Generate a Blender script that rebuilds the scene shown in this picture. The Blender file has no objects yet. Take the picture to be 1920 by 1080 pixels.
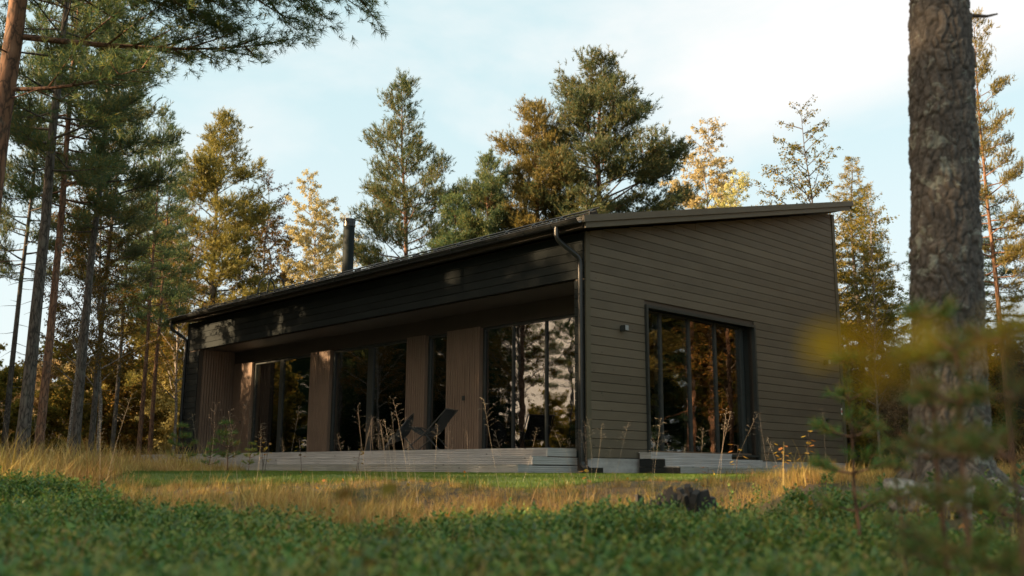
import bpy, math, random
import numpy as np
R = math.radians
rng = np.random.default_rng(7)
random.seed(7)
S = bpy.context.scene
COL = S.collection

# ------------------------------------------------------------------ camera
F_PX, PITCH, ROLL = 1798.75, R(10.7506), R(-0.3525)
YAW_H = R(43.519)                       # direction of the cabin's gable
cam_d = bpy.data.cameras.new("camera")
cam = bpy.data.objects.new("camera", cam_d)
COL.objects.link(cam)
cam_d.sensor_width = 36.0
cam_d.lens = 36.0 * F_PX / 1920.0
cam_d.clip_start, cam_d.clip_end = 0.05, 3000.0
cam.rotation_mode = 'QUATERNION'
from mathutils import Quaternion, Matrix, Vector
cam.rotation_quaternion = (Quaternion((1, 0, 0), R(90) + PITCH) @ Quaternion((0, 0, 1), -ROLL))
cam.location = (0, 0, 0)
cam_d.dof.use_dof = True
cam_d.dof.focus_distance = 15.5
cam_d.dof.aperture_fstop = 1.45
S.camera = cam

# ------------------------------------------------------------------ sun and sky
SUN_LEFT, SUN_EL = 108.0, 17.0           # degrees left of the view direction, elevation
sd = Vector((-math.sin(R(SUN_LEFT)) * math.cos(R(SUN_EL)), math.cos(R(SUN_LEFT)) * math.cos(R(SUN_EL)), math.sin(R(SUN_EL))))
sun_d = bpy.data.lights.new("sun", 'SUN')
sun_d.energy, sun_d.angle, sun_d.color = 5.0, R(0.55), (1.0, 0.69, 0.39)
sun = bpy.data.objects.new("sun", sun_d)
COL.objects.link(sun)
sun.rotation_mode = 'QUATERNION'
sun.rotation_quaternion = sd.to_track_quat('Z', 'Y')
sun.location = (-30, 0, 20)

W = bpy.data.worlds.new("World")
S.world = W
W.use_nodes = True
nt = W.node_tree
nt.nodes.clear()
def N(t, typ, **kw):
    n = t.nodes.new(typ)
    for k, v in kw.items():
        if k.startswith('i_'):
            n.inputs[k[2:].replace('_', ' ')].default_value = v
        else:
            setattr(n, k, v)
    return n
def L(t, a, b): t.links.new(a, b)
sky = N(nt, 'ShaderNodeTexSky', sky_type='NISHITA', sun_disc=False)
sky.sun_elevation = R(SUN_EL)
sky.sun_rotation = -R(SUN_LEFT)
sky.air_density, sky.dust_density, sky.ozone_density = 1.0, 2.0, 1.2
tc = N(nt, 'ShaderNodeTexCoord')
mp = N(nt, 'ShaderNodeMapping')
mp.inputs['Scale'].default_value = (1.0, 1.0, 1.9)
mp.inputs['Rotation'].default_value = (0.0, R(25), 0.60)
mp.inputs['Location'].default_value = (0.0, 0.9, 0.3)
L(nt, tc.outputs['Generated'], mp.inputs['Vector'])
nz = N(nt, 'ShaderNodeTexNoise')
nz.inputs['Scale'].default_value = 1.7
nz.inputs['Detail'].default_value = 7.0
nz.inputs['Roughness'].default_value = 0.55
nz.inputs['Distortion'].default_value = 0.35
L(nt, mp.outputs['Vector'], nz.inputs['Vector'])
cr = N(nt, 'ShaderNodeValToRGB')
cr.color_ramp.elements[0].position, cr.color_ramp.elements[0].color = 0.49, (0.0, 0.0, 0.0, 1)
cr.color_ramp.elements[1].position, cr.color_ramp.elements[1].color = 0.68, (0.95, 0.95, 0.95, 1)
L(nt, nz.outputs['Fac'], cr.inputs['Fac'])
mx = N(nt, 'ShaderNodeMix', data_type='RGBA')
SKY_STR = 0.056
CLOUD = (5.95, 5.8, 5.7, 1)           # sunlit thin cloud, in the units of the sky texture
mx.inputs['B'].default_value = CLOUD
L(nt, cr.outputs['Color'], mx.inputs['Factor'])
veil = N(nt, 'ShaderNodeMix', data_type='RGBA')      # thin high haze over the whole sky
veil.inputs['Factor'].default_value = 0.72
veil.inputs['B'].default_value = (4.35, 5.9, 6.0, 1)
L(nt, sky.outputs['Color'], veil.inputs['A'])
L(nt, veil.outputs['Result'], mx.inputs['A'])
bg = N(nt, 'ShaderNodeBackground')
bg.inputs['Strength'].default_value = SKY_STR
sx = N(nt, 'ShaderNodeSeparateXYZ')                    # pale haze low round the whole horizon
L(nt, tc.outputs['Generated'], sx.inputs[0])
mr = N(nt, 'ShaderNodeMapRange', interpolation_type='SMOOTHSTEP')
mr.inputs['From Min'].default_value, mr.inputs['From Max'].default_value = 0.52, 0.0
mr.inputs['To Min'].default_value, mr.inputs['To Max'].default_value = 0.0, 0.80
L(nt, sx.outputs['Z'], mr.inputs['Value'])
hz = N(nt, 'ShaderNodeMix', data_type='RGBA')
hz.inputs['B'].default_value = (5.3, 5.55, 5.55, 1)
L(nt, mr.outputs['Result'], hz.inputs['Factor'])
L(nt, mx.outputs['Result'], hz.inputs['A'])
dt = N(nt, 'ShaderNodeVectorMath', operation='DOT_PRODUCT')   # hazy air turns warm towards the low sun
dt.inputs[1].default_value = tuple(sd)
L(nt, tc.outputs['Generated'], dt.inputs[0])
m2 = N(nt, 'ShaderNodeMapRange', interpolation_type='SMOOTHSTEP')
m2.inputs['From Min'].default_value, m2.inputs['From Max'].default_value = 0.25, 1.0
m2.inputs['To Min'].default_value, m2.inputs['To Max'].default_value = 0.0, 0.9
L(nt, dt.outputs['Value'], m2.inputs['Value'])
gl = N(nt, 'ShaderNodeMix', data_type='RGBA')
gl.inputs['B'].default_value = (11.5, 8.9, 6.2, 1)
L(nt, m2.outputs['Result'], gl.inputs['Factor'])
L(nt, hz.outputs['Result'], gl.inputs['A'])
L(nt, gl.outputs['Result'], bg.inputs['Color'])
wo = N(nt, 'ShaderNodeOutputWorld')
L(nt, bg.outputs['Background'], wo.inputs['Surface'])

S.view_settings.view_transform = 'Standard'
S.view_settings.look = 'None'
S.view_settings.exposure = 1.68
S.view_settings.gamma = 1.0
S.view_settings.use_curve_mapping = False
S.render.engine = 'CYCLES'
S.cycles.max_bounces = 8
S.cycles.diffuse_bounces = 3
S.cycles.glossy_bounces = 4
S.cycles.transparent_max_bounces = 12
S.cycles.use_denoising = True

# ------------------------------------------------------------------ geometry of the view (to place things where they stand)
_cp, _sp, _cr, _sr = math.cos(PITCH), math.sin(PITCH), math.cos(ROLL), math.sin(ROLL)
def ray(px, py):
    a, b = px - 960, py - 540
    X, Yd = _cr * a + _sr * b, -_sr * a + _cr * b
    v = (X / F_PX, 1.0, -Yd / F_PX)
    return np.array((v[0], v[1] * _cp - v[2] * _sp, v[1] * _sp + v[2] * _cp))
def at(px, py, Y):
    r = ray(px, py)
    return r * (Y / r[1])
def sstep(a, b, x):
    t = np.clip((x - a) / (b - a), 0, 1)
    return t * t * (3 - 2 * t)
def gz(x, y):
    """height of the ground"""
    x = np.asarray(x, float); y = np.asarray(y, float)
    z = -0.5 + 0.44 * sstep(6.0, 12.5, y + 0.04 * np.abs(x + 1.0))
    b = 0.05 * np.sin(x * 1.3 + 0.6 * y) * np.sin(y * 0.9 - 0.4 * x) + 0.03 * np.sin(x * 2.7 + 1.0) * np.sin(y * 2.3)
    z = z + (-0.07 - z) * sstep(1.7, 2.7, x) * sstep(4.5, 7.0, y) * (z < -0.07)
    z = z + 2.2 * sstep(40, 120, np.sqrt(x * x + y * y))
    flat = 1 - sstep(10.5, 12.0, y) * (1 - sstep(13.0, 18.0, np.abs(x - 1)))
    return z + b * flat
# ------------------------------------------------------------------ materials
def new_mat(name):
    m = bpy.data.materials.new(name)
    m.use_nodes = True
    t = m.node_tree
    t.nodes.clear()
    o = t.nodes.new('ShaderNodeOutputMaterial')
    return m, t, o
def ramp(t, stops):
    c = t.nodes.new('ShaderNodeValToRGB')
    while len(c.color_ramp.elements) < len(stops):
        c.color_ramp.elements.new(0.5)
    for e, (p, col) in zip(c.color_ramp.elements, stops):
        e.position = p
        e.color = (*col, 1)
    return c
def noise(t, vec, scale, detail=4, rough=0.55, dist=0.0, dim=None):
    n = t.nodes.new('ShaderNodeTexNoise')
    n.inputs['Scale'].default_value = scale
    n.inputs['Detail'].default_value = detail
    n.inputs['Roughness'].default_value = rough
    n.inputs['Distortion'].default_value = dist
    if vec is not None: L(t, vec, n.inputs['Vector'])
    return n
def mapping(t, vec, scale):
    m = t.nodes.new('ShaderNodeMapping')
    m.inputs['Scale'].default_value = scale
    L(t, vec, m.inputs['Vector'])
    return m.outputs['Vector']
def mixc(t, fac, a, b, mode='MIX'):
    m = t.nodes.new('ShaderNodeMix'); m.data_type = 'RGBA'; m.blend_type = mode
    for sock, v in (('Factor', fac), ('A', a), ('B', b)):
        s = [i for i in m.inputs if i.name == sock and (i.type == ('VALUE' if sock == 'Factor' else 'RGBA'))][0]
        if isinstance(v, (int, float)): s.default_value = v
        elif isinstance(v, tuple): s.default_value = (*v, 1) if len(v) == 3 else v
        else: L(t, v, s)
    return [o for o in m.outputs if o.type == 'RGBA'][0]
def mathn(t, op, a, b=None):
    m = t.nodes.new('ShaderNodeMath'); m.operation = op
    for i, v in enumerate((a, b)):
        if v is None: continue
        if isinstance(v, (int, float)): m.inputs[i].default_value = v
        else: L(t, v, m.inputs[i])
    return m.outputs[0]
def bump(t, h, strength, dist):
    b = t.nodes.new('ShaderNodeBump')
    b.inputs['Strength'].default_value = strength
    b.inputs['Distance'].default_value = dist
    L(t, h, b.inputs['Height'])
    return b.outputs['Normal']
def princ(t, o, color=None, rough=0.6, normal=None, metal=0.0, spec=0.5):
    p = t.nodes.new('ShaderNodeBsdfPrincipled')
    if isinstance(color, tuple): p.inputs['Base Color'].default_value = (*color, 1)
    elif color is not None: L(t, color, p.inputs['Base Color'])
    if isinstance(rough, (int, float)): p.inputs['Roughness'].default_value = rough
    else: L(t, rough, p.inputs['Roughness'])
    p.inputs['Metallic'].default_value = metal
    p.inputs['Specular IOR Level'].default_value = spec
    if normal is not None: L(t, normal, p.inputs['Normal'])
    L(t, p.outputs[0], o.inputs['Surface'])
    return p

def wood_mat(name, base, dark, grain_scale, knots=0.0, rough=0.55, contrast=0.35, objvar=0.25, spec=0.5):
    m, t, o = new_mat(name)
    tcn = t.nodes.new('ShaderNodeTexCoord')
    oi = t.nodes.new('ShaderNodeObjectInfo')
    sh = t.nodes.new('ShaderNodeVectorMath'); sh.operation = 'ADD'
    cmb = t.nodes.new('ShaderNodeCombineXYZ')
    k = mathn(t, 'MULTIPLY', oi.outputs['Random'], 37.0)
    for i in range(3): L(t, k, cmb.inputs[i])
    L(t, tcn.outputs['Object'], sh.inputs[0]); L(t, cmb.outputs[0], sh.inputs[1])
    v = mapping(t, sh.outputs[0], grain_scale)
    n1 = noise(t, v, 1.0, 6, 0.65, 0.4)
    n2 = noise(t, sh.outputs[0], 0.9, 3)
    c1 = ramp(t, [(0.3, dark), (0.7, base)])
    L(t, n1.outputs['Fac'], c1.inputs['Fac'])
    c = mixc(t, 1.0 - contrast, c1.outputs['Color'], base)
    vv = mathn(t, 'ADD', mathn(t, 'MULTIPLY', n2.outputs['Fac'], 0.7), mathn(t, 'MULTIPLY', oi.outputs['Random'], objvar))
    vv = mathn(t, 'ADD', vv, 0.65 - objvar / 2)
    g = t.nodes.new('ShaderNodeCombineXYZ')
    for i in range(3): L(t, vv, g.inputs[i])
    c = mixc(t, 1.0, c, g.outputs[0], 'MULTIPLY')
    if knots:
        vo = t.nodes.new('ShaderNodeTexVoronoi'); vo.inputs['Scale'].default_value = 1.0
        L(t, mapping(t, sh.outputs[0], tuple(3.2 if s < 5 else 6.5 for s in grain_scale)), vo.inputs['Vector'])
        kr = ramp(t, [(0.04, (1, 1, 1)), (0.10, (0, 0, 0))])
        L(t, vo.outputs['Distance'], kr.inputs['Fac'])
        c = mixc(t, mathn(t, 'MULTIPLY', kr.outputs['Color'], knots), c, tuple(x * 0.3 for x in dark))
    nr = bump(t, n1.outputs['Fac'], 0.25, 0.004)
    princ(t, o, c, rough, nr, 0.0, spec)
    return m
M = {}
M['olive_board'] = wood_mat('olive_board', (0.105, 0.092, 0.062), (0.068, 0.060, 0.040), (40, 1.6, 45), knots=0.45, rough=0.5)
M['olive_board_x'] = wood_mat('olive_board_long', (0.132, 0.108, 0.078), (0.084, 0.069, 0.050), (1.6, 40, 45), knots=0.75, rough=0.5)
M['shaded_board'] = wood_mat('shaded_board', (0.018, 0.023, 0.0245), (0.014, 0.018, 0.019), (40, 1.6, 45), knots=0.3, rough=0.7, spec=0.12)  # darker copy of the board paint, shade of the terrace side put in
M['brown_slat'] = wood_mat('brown_slat', (0.205, 0.140, 0.102), (0.128, 0.086, 0.062), (30, 30, 2), rough=0.6, contrast=0.6)
M['soffit'] = wood_mat('dark_soffit', (0.070, 0.052, 0.040), (0.045, 0.034, 0.026), (30, 2, 30), rough=0.6)
M['deck_x'] = wood_mat('grey_deck_x', (0.56, 0.545, 0.54), (0.28, 0.27, 0.265), (1.2, 45, 45), knots=0.8, rough=0.75, contrast=0.8)
M['deck_y'] = wood_mat('grey_deck_y', (0.56, 0.545, 0.54), (0.28, 0.27, 0.265), (45, 1.2, 45), knots=0.8, rough=0.75, contrast=0.8)
M['interior'] = wood_mat('interior_wall', (0.20, 0.18, 0.16), (0.16, 0.14, 0.12), (2, 2, 2), rough=0.8)
M['interior_floor'] = wood_mat('interior_floor', (0.16, 0.11, 0.075), (0.10, 0.07, 0.045), (8, 1, 8), rough=0.5)

def paint_mat(name, col, rough=0.4, metal=0.0, var=0.12, scale=6.0, spec=0.5):
    m, t, o = new_mat(name)
    tcn = t.nodes.new('ShaderNodeTexCoord')
    n = noise(t, tcn.outputs['Object'], scale, 5)
    c = ramp(t, [(0.3, tuple(x * (1 - var) for x in col)), (0.7, tuple(min(1, x * (1 + var)) for x in col))])
    L(t, n.outputs['Fac'], c.inputs['Fac'])
    rr = mathn(t, 'ADD', mathn(t, 'MULTIPLY', n.outputs['Fac'], 0.2), rough - 0.1)
    princ(t, o, c.outputs['Color'], rr, None, metal, spec)
    return m
M['black_metal'] = paint_mat('black_metal', (0.018, 0.020, 0.021), 0.32)
M['roof_metal'] = paint_mat('roof_metal', (0.020, 0.021, 0.022), 0.45)
M['verge_paint'] = paint_mat('verge_paint', (0.115, 0.095, 0.066), 0.5, scale=3)
M['dark_frame'] = paint_mat('dark_frame', (0.030, 0.036, 0.036), 0.4)
M['chimney_paint'] = paint_mat('chimney_paint', (0.011, 0.018, 0.019), 0.7, spec=0.2)
M['grey_metal'] = paint_mat('grey_metal', (0.30, 0.32, 0.34), 0.4)
M['black_fabric'] = paint_mat('black_fabric', (0.025, 0.030, 0.032), 0.8, scale=40)
M['blue_fabric'] = paint_mat('blue_fabric', (0.34, 0.58, 0.66), 0.85, scale=30)
M['white_plastic'] = paint_mat('white_plastic', (0.7, 0.7, 0.68), 0.5)
M['red_print'] = paint_mat('red_print', (0.5, 0.06, 0.05), 0.5)

def concrete():
    m, t, o = new_mat('concrete')
    tcn = t.nodes.new('ShaderNodeTexCoord')
    n = noise(t, tcn.outputs['Object'], 5, 8, 0.65)
    n2 = noise(t, mapping(t, tcn.outputs['Object'], (1, 1, 5)), 2.2, 4)
    c = ramp(t, [(0.3, (0.36, 0.34, 0.33)), (0.7, (0.50, 0.48, 0.47))])
    L(t, n.outputs['Fac'], c.inputs['Fac'])
    st = ramp(t, [(0.35, (0.7, 0.68, 0.66)), (0.6, (1, 1, 1))])
    L(t, n2.outputs['Fac'], st.inputs['Fac'])
    cc = mixc(t, 0.7, c.outputs['Color'], st.outputs['Color'], 'MULTIPLY')
    princ(t, o, cc, 0.9, bump(t, n.outputs['Fac'], 0.4, 0.01))
    return m
M['concrete'] = concrete()

def glass_mat():
    m, t, o = new_mat('window_glass')
    tcn = t.nodes.new('ShaderNodeTexCoord')
    oi = t.nodes.new('ShaderNodeObjectInfo')
    ad = t.nodes.new('ShaderNodeVectorMath'); ad.operation = 'ADD'
    cb = t.nodes.new('ShaderNodeCombineXYZ')
    k = mathn(t, 'MULTIPLY', oi.outputs['Random'], 23.0)
    for i in range(3): L(t, k, cb.inputs[i])
    L(t, tcn.outputs['Object'], ad.inputs[0]); L(t, cb.outputs[0], ad.inputs[1])
    n = noise(t, mapping(t, ad.outputs[0], (1.0, 1.0, 1.0)), 3.4, 2, 0.4)
    nr = bump(t, n.outputs['Fac'], 0.08, 0.010)
    g = t.nodes.new('ShaderNodeBsdfGlossy'); g.inputs['Roughness'].default_value = 0.015
    g.inputs['Color'].default_value = (1, 0.98, 0.95, 1)
    L(t, nr, g.inputs['Normal'])
    tr = t.nodes.new('ShaderNodeBsdfTransparent'); tr.inputs['Color'].default_value = (0.92, 0.97, 0.97, 1)
    fr = t.nodes.new('ShaderNodeFresnel'); fr.inputs['IOR'].default_value = 1.5
    f = mathn(t, 'ADD', fr.outputs[0], 0.19)
    mxs = t.nodes.new('ShaderNodeMixShader')
    L(t, f, mxs.inputs[0]); L(t, tr.outputs[0], mxs.inputs[1]); L(t, g.outputs[0], mxs.inputs[2])
    L(t, mxs.outputs[0], o.inputs['Surface'])
    return m
M['glass'] = glass_mat()

def leaf_mat(name, cols, trans=0.35, gloss=0.0, hue_obj=0.06, gr=0.4, nscale=0.9):
    """cols: list of (weight position, colour) picked at random for each leaf"""
    m, t, o = new_mat(name)
    ge = t.nodes.new('ShaderNodeNewGeometry')
    oi = t.nodes.new('ShaderNodeObjectInfo')
    c = ramp(t, cols)
    tcn = t.nodes.new('ShaderNodeTexCoord')
    n = noise(t, ge.outputs['Position'], nscale, 3)
    f = mathn(t, 'ADD', mathn(t, 'MULTIPLY', ge.outputs['Random Per Island'], 0.55), mathn(t, 'MULTIPLY', n.outputs['Fac'], 0.45))
    L(t, f, c.inputs['Fac'])
    hs = t.nodes.new('ShaderNodeHueSaturation')
    h = mathn(t, 'ADD', mathn(t, 'MULTIPLY', oi.outputs['Random'], hue_obj), 0.5 - hue_obj / 2)
    L(t, h, hs.inputs['Hue'])
    v = mathn(t, 'ADD', mathn(t, 'MULTIPLY', oi.outputs['Random'], 0.3), 0.85)
    L(t, v, hs.inputs['Value'])
    L(t, c.outputs['Color'], hs.inputs['Color'])
    d = t.nodes.new('ShaderNodeBsdfDiffuse'); L(t, hs.outputs[0], d.inputs['Color'])
    tl = t.nodes.new('ShaderNodeBsdfTranslucent'); L(t, hs.outputs[0], tl.inputs['Color'])
    ms = t.nodes.new('ShaderNodeMixShader'); ms.inputs[0].default_value = trans
    L(t, d.outputs[0], ms.inputs[1]); L(t, tl.outputs[0], ms.inputs[2])
    last = ms
    if gloss:
        g = t.nodes.new('ShaderNodeBsdfGlossy'); g.inputs['Roughness'].default_value = gr
        g.inputs['Color'].default_value = (1, 1, 1, 1)
        m2 = t.nodes.new('ShaderNodeMixShader'); m2.inputs[0].default_value = gloss
        L(t, ms.outputs[0], m2.inputs[1]); L(t, g.outputs[0], m2.inputs[2])
        last = m2
    L(t, last.outputs[0], o.inputs['Surface'])
    return m
M['pine_needles'] = leaf_mat('pine_needles', [(0.2, (0.046, 0.098, 0.056)), (0.5, (0.105, 0.155, 0.060)), (0.8, (0.24, 0.205, 0.054))], 0.48, 0.02, 0.06, 0.5)
M['sunlit_pine'] = leaf_mat('sunlit_pine_needles', [(0.2, (0.10, 0.100, 0.034)), (0.5, (0.20, 0.172, 0.045)), (0.8, (0.35, 0.25, 0.055))], 0.48, 0.02, 0.06, 0.5)  # brighter copy of the pine needles, golden sunlight put into the colour
M['dark_spruce'] = leaf_mat('dark_spruce_needles', [(0.2, (0.022, 0.045, 0.028)), (0.8, (0.050, 0.080, 0.038))], 0.2)
M['gold_needles'] = leaf_mat('gold_needles', [(0.2, (0.10, 0.085, 0.022)), (0.5, (0.24, 0.15, 0.035)), (0.8, (0.34, 0.20, 0.045))], 0.35)
M['birch_leaf'] = leaf_mat('birch_leaf', [(0.2, (0.36, 0.29, 0.11)), (0.5, (0.52, 0.43, 0.19)), (0.8, (0.62, 0.54, 0.27))], 0.45)
M['olive_leaf'] = leaf_mat('olive_leaf', [(0.2, (0.070, 0.075, 0.020)), (0.5, (0.15, 0.12, 0.030)), (0.8, (0.30, 0.18, 0.040))], 0.45)
M['yellow_leaf'] = leaf_mat('yellow_leaf', [(0.2, (0.36, 0.18, 0.030)), (0.8, (0.55, 0.32, 0.055))], 0.45, 0.03)
M['shade_leaf'] = leaf_mat('birch_seedling_leaf', [(0.2, (0.46, 0.27, 0.016)), (0.8, (0.66, 0.42, 0.030))], 0.45, 0.0, 0.015)
M['lingon'] = leaf_mat('lingonberry_leaf', [(0.26, (0.045, 0.110, 0.030)), (0.46, (0.105, 0.205, 0.048)), (0.62, (0.17, 0.265, 0.052)), (0.76, (0.27, 0.27, 0.055)), (0.86, (0.32, 0.16, 0.04))], 0.35, 0.03, 0.05, 0.35)
M['dry_grass'] = leaf_mat('dry_grass', [(0.2, (0.22, 0.17, 0.045)), (0.45, (0.42, 0.27, 0.080)), (0.8, (0.55, 0.39, 0.15))], 0.35, 0.02, 0.05)
M['meadow'] = leaf_mat('meadow_grass', [(0.2, (0.055, 0.085, 0.018)), (0.5, (0.12, 0.14, 0.028)), (0.8, (0.24, 0.20, 0.05))], 0.4, 0.02, 0.05)
M['pale_birch'] = leaf_mat('pale_birch_leaf', [(0.2, (0.40, 0.36, 0.14)), (0.5, (0.56, 0.52, 0.22)), (0.8, (0.66, 0.63, 0.34))], 0.45)
M['lawn_grass'] = leaf_mat('lawn_grass', [(0.2, (0.060, 0.115, 0.015)), (0.8, (0.14, 0.20, 0.028))], 0.35, 0.02, 0.04)
M['seed_head'] = leaf_mat('seed_head', [(0.2, (0.42, 0.34, 0.25)), (0.8, (0.66, 0.58, 0.48))], 0.3, 0.0, 0.03)
M['young_pine'] = leaf_mat('young_pine_needles', [(0.2, (0.070, 0.170, 0.050)), (0.5, (0.120, 0.230, 0.055)), (0.66, (0.24, 0.23, 0.050)), (0.76, (0.46, 0.18, 0.065))], 0.45, 0.02)

def bark_mat(name, c0, c1, c2, scale=(9, 9, 2.2), plate=True):
    m, t, o = new_mat(name)
    tcn = t.nodes.new('ShaderNodeTexCoord')
    v = mapping(t, tcn.outputs['Object'], scale)
    nd = noise(t, v, 1.5, 6, 0.6, 0.5)
    vo = t.nodes.new('ShaderNodeTexVoronoi'); vo.feature = 'DISTANCE_TO_EDGE'
    w = t.nodes.new('ShaderNodeVectorMath'); w.operation = 'ADD'
    L(t, v, w.inputs[0]); L(t, nd.outputs['Color'], w.inputs[1])
    L(t, w.outputs[0], vo.inputs['Vector']); vo.inputs['Scale'].default_value = 1.6
    cr_ = ramp(t, [(0.02, c0), (0.12, c1), (0.7, c2)])
    a = mathn(t, 'MULTIPLY', vo.outputs['Distance'], nd.outputs['Fac'])
    L(t, mathn(t, 'MULTIPLY', a, 2.2), cr_.inputs['Fac'])
    n2 = noise(t, tcn.outputs['Object'], 3, 4)
    ms = ramp(t, [(0.55, (0, 0, 0)), (0.70, (1, 1, 1))])
    L(t, n2.outputs['Fac'], ms.inputs['Fac'])
    cc = mixc(t, mathn(t, 'MULTIPLY', ms.outputs['Color'], 0.25), cr_.outputs['Color'], (0.22, 0.24, 0.20))
    princ(t, o, cc, 0.9, bump(t, vo.outputs['Distance'], 0.7, 0.02))
    return m
M['grey_bark'] = bark_mat('grey_bark', (0.030, 0.026, 0.023), (0.10, 0.085, 0.072), (0.19, 0.165, 0.145))
M['red_bark'] = bark_mat('red_bark', (0.060, 0.034, 0.022), (0.19, 0.098, 0.058), (0.30, 0.165, 0.10), (6, 6, 2))
M['birch_bark'] = bark_mat('birch_bark', (0.06, 0.05, 0.045), (0.26, 0.22, 0.19), (0.40, 0.36, 0.32), (5, 5, 9))
M['twig'] = bark_mat('twig_bark', (0.04, 0.03, 0.024), (0.085, 0.062, 0.048), (0.13, 0.10, 0.08), (20, 20, 6))

def ground_mat():
    m, t, o = new_mat('forest_floor')
    tcn = t.nodes.new('ShaderNodeTexCoord')
    n1 = noise(t, tcn.outputs['Object'], 0.6, 6, 0.6)
    n2 = noise(t, tcn.outputs['Object'], 14, 6, 0.7)
    c1 = ramp(t, [(0.35, (0.055, 0.040, 0.022)), (0.5, (0.075, 0.065, 0.026)), (0.65, (0.16, 0.10, 0.045))])
    L(t, n1.outputs['Fac'], c1.inputs['Fac'])
    c2 = ramp(t, [(0.3, (0.45, 0.45, 0.45)), (0.7, (1.2, 1.2, 1.2))])
    L(t, n2.outputs['Fac'], c2.inputs['Fac'])
    cc = mixc(t, 1.0, c1.outputs['Color'], c2.outputs['Color'], 'MULTIPLY')
    princ(t, o, cc, 0.95, bump(t, n2.outputs['Fac'], 0.6, 0.03))
    return m
M['ground'] = ground_mat()
def lawn_mat():
    m, t, o = new_mat('lawn_soil')
    tcn = t.nodes.new('ShaderNodeTexCoord')
    n2 = noise(t, tcn.outputs['Object'], 9, 5, 0.6)
    c = ramp(t, [(0.3, (0.030, 0.065, 0.010)), (0.7, (0.070, 0.125, 0.018))])
    L(t, n2.outputs['Fac'], c.inputs['Fac'])
    princ(t, o, c.outputs['Color'], 0.95)
    return m
M['lawn'] = lawn_mat()
def rock_mat():
    m, t, o = new_mat('lichen_rock')
    tcn = t.nodes.new('ShaderNodeTexCoord')
    n1 = noise(t, tcn.outputs['Object'], 4, 8, 0.65)
    n2 = noise(t, tcn.outputs['Object'], 11, 6, 0.65)
    c1 = ramp(t, [(0.35, (0.10, 0.085, 0.075)), (0.65, (0.22, 0.20, 0.18))])
    L(t, n1.outputs['Fac'], c1.inputs['Fac'])
    f = ramp(t, [(0.48, (0, 0, 0)), (0.58, (1, 1, 1))]); L(t, n2.outputs['Fac'], f.inputs['Fac'])
    cc = mixc(t, f.outputs['Color'], c1.outputs['Color'], (0.42, 0.41, 0.38))
    princ(t, o, cc, 0.95, bump(t, n2.outputs['Fac'], 0.8, 0.03))
    return m
M['rock'] = rock_mat()
M['charred'] = wood_mat('weathered_stump', (0.030, 0.029, 0.029), (0.009, 0.009, 0.009), (20, 20, 5), rough=0.85, contrast=0.9)

# ------------------------------------------------------------------ mesh helpers
class MB:
    def __init__(s): s.v = []; s.f = []
    def add(s, vs, fs):
        o = len(s.v); s.v.extend([tuple(p) for p in vs]); s.f.extend([tuple(i + o for i in f) for f in fs]); return s
    def box(s, x0, x1, y0, y1, z0, z1):
        vs = [(x0, y0, z0), (x1, y0, z0), (x1, y1, z0), (x0, y1, z0), (x0, y0, z1), (x1, y0, z1), (x1, y1, z1), (x0, y1, z1)]
        return s.add(vs, [(3, 2, 1, 0), (4, 5, 6, 7), (0, 1, 5, 4), (1, 2, 6, 5), (2, 3, 7, 6), (3, 0, 4, 7)])
    def prism(s, poly, axis, a0, a1):
        """poly in the two other axes, extruded along axis"""
        n = len(poly)
        def P(p, a):
            q = [0, 0, 0]; r = [i for i in range(3) if i != axis]
            q[r[0]], q[r[1]], q[axis] = p[0], p[1], a
            return tuple(q)
        vs = [P(p, a0) for p in poly] + [P(p, a1) for p in poly]
        fs = [tuple(range(n))[::-1], tuple(range(n, 2 * n))] + [(i, (i + 1) % n, n + (i + 1) % n, n + i) for i in range(n)]
        return s.add(vs, fs)
    def tube(s, path, rad, sides=8, caps=True):
        v, f = tube_np(np.asarray(path, float), np.broadcast_to(np.asarray(rad, float), (len(path),)), sides)
        o = len(s.v)
        s.v.extend(map(tuple, v.tolist())); s.f.extend([tuple(i + o for i in q) for q in f.tolist()])
        if caps:
            n = len(path)
            s.f.append(tuple(o + i for i in range(sides))[::-1]); s.f.append(tuple(o + (n - 1) * sides + i for i in range(sides)))
        return s
    def mesh(s, name, mat, smooth=False):
        me = bpy.data.meshes.new(name)
        me.from_pydata(s.v, [], s.f)
        me.materials.append(mat)
        import bmesh
        bm = bmesh.new(); bm.from_mesh(me); bmesh.ops.recalc_face_normals(bm, faces=bm.faces); bm.to_mesh(me); bm.free()
        if smooth:
            me.polygons.foreach_set('use_smooth', [True] * len(me.polygons))
            try: me.set_sharp_from_angle(angle=R(40))
            except Exception: pass
        return me
    def obj(s, name, mat, parent=None, smooth=False):
        return link(name, s.mesh(name, mat, smooth), parent)
def link(name, me, parent=None):
    o = bpy.data.objects.new(name, me); COL.objects.link(o)
    if parent is not None: o.parent = parent
    return o
def tag(o, label=None, cat=None, group=None, kind=None):
    if label: o['label'] = label
    if cat: o['category'] = cat
    if group: o['group'] = group
    if kind: o['kind'] = kind
    return o
def empty(name, loc=(0, 0, 0), rz=0.0, **kw):
    o = bpy.data.objects.new(name, None); COL.objects.link(o)
    o.location = tuple(map(float, loc)); o.rotation_euler = (0, 0, rz)
    o.empty_display_size = 0.2
    return tag(o, **kw)
def frames(path):
    d = np.gradient(path, axis=0)
    d /= np.linalg.norm(d, axis=1, keepdims=True) + 1e-9
    up = np.where(np.abs(d[:, 2:3]) > 0.9, np.array([[1.0, 0, 0]]), np.array([[0, 0, 1.0]]))
    if np.ptp(up[:, 0]) > 0: up[:] = up[0]
    a = np.cross(d, up); a /= np.linalg.norm(a, axis=1, keepdims=True) + 1e-9
    b = np.cross(a, d)
    return d, a, b
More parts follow.
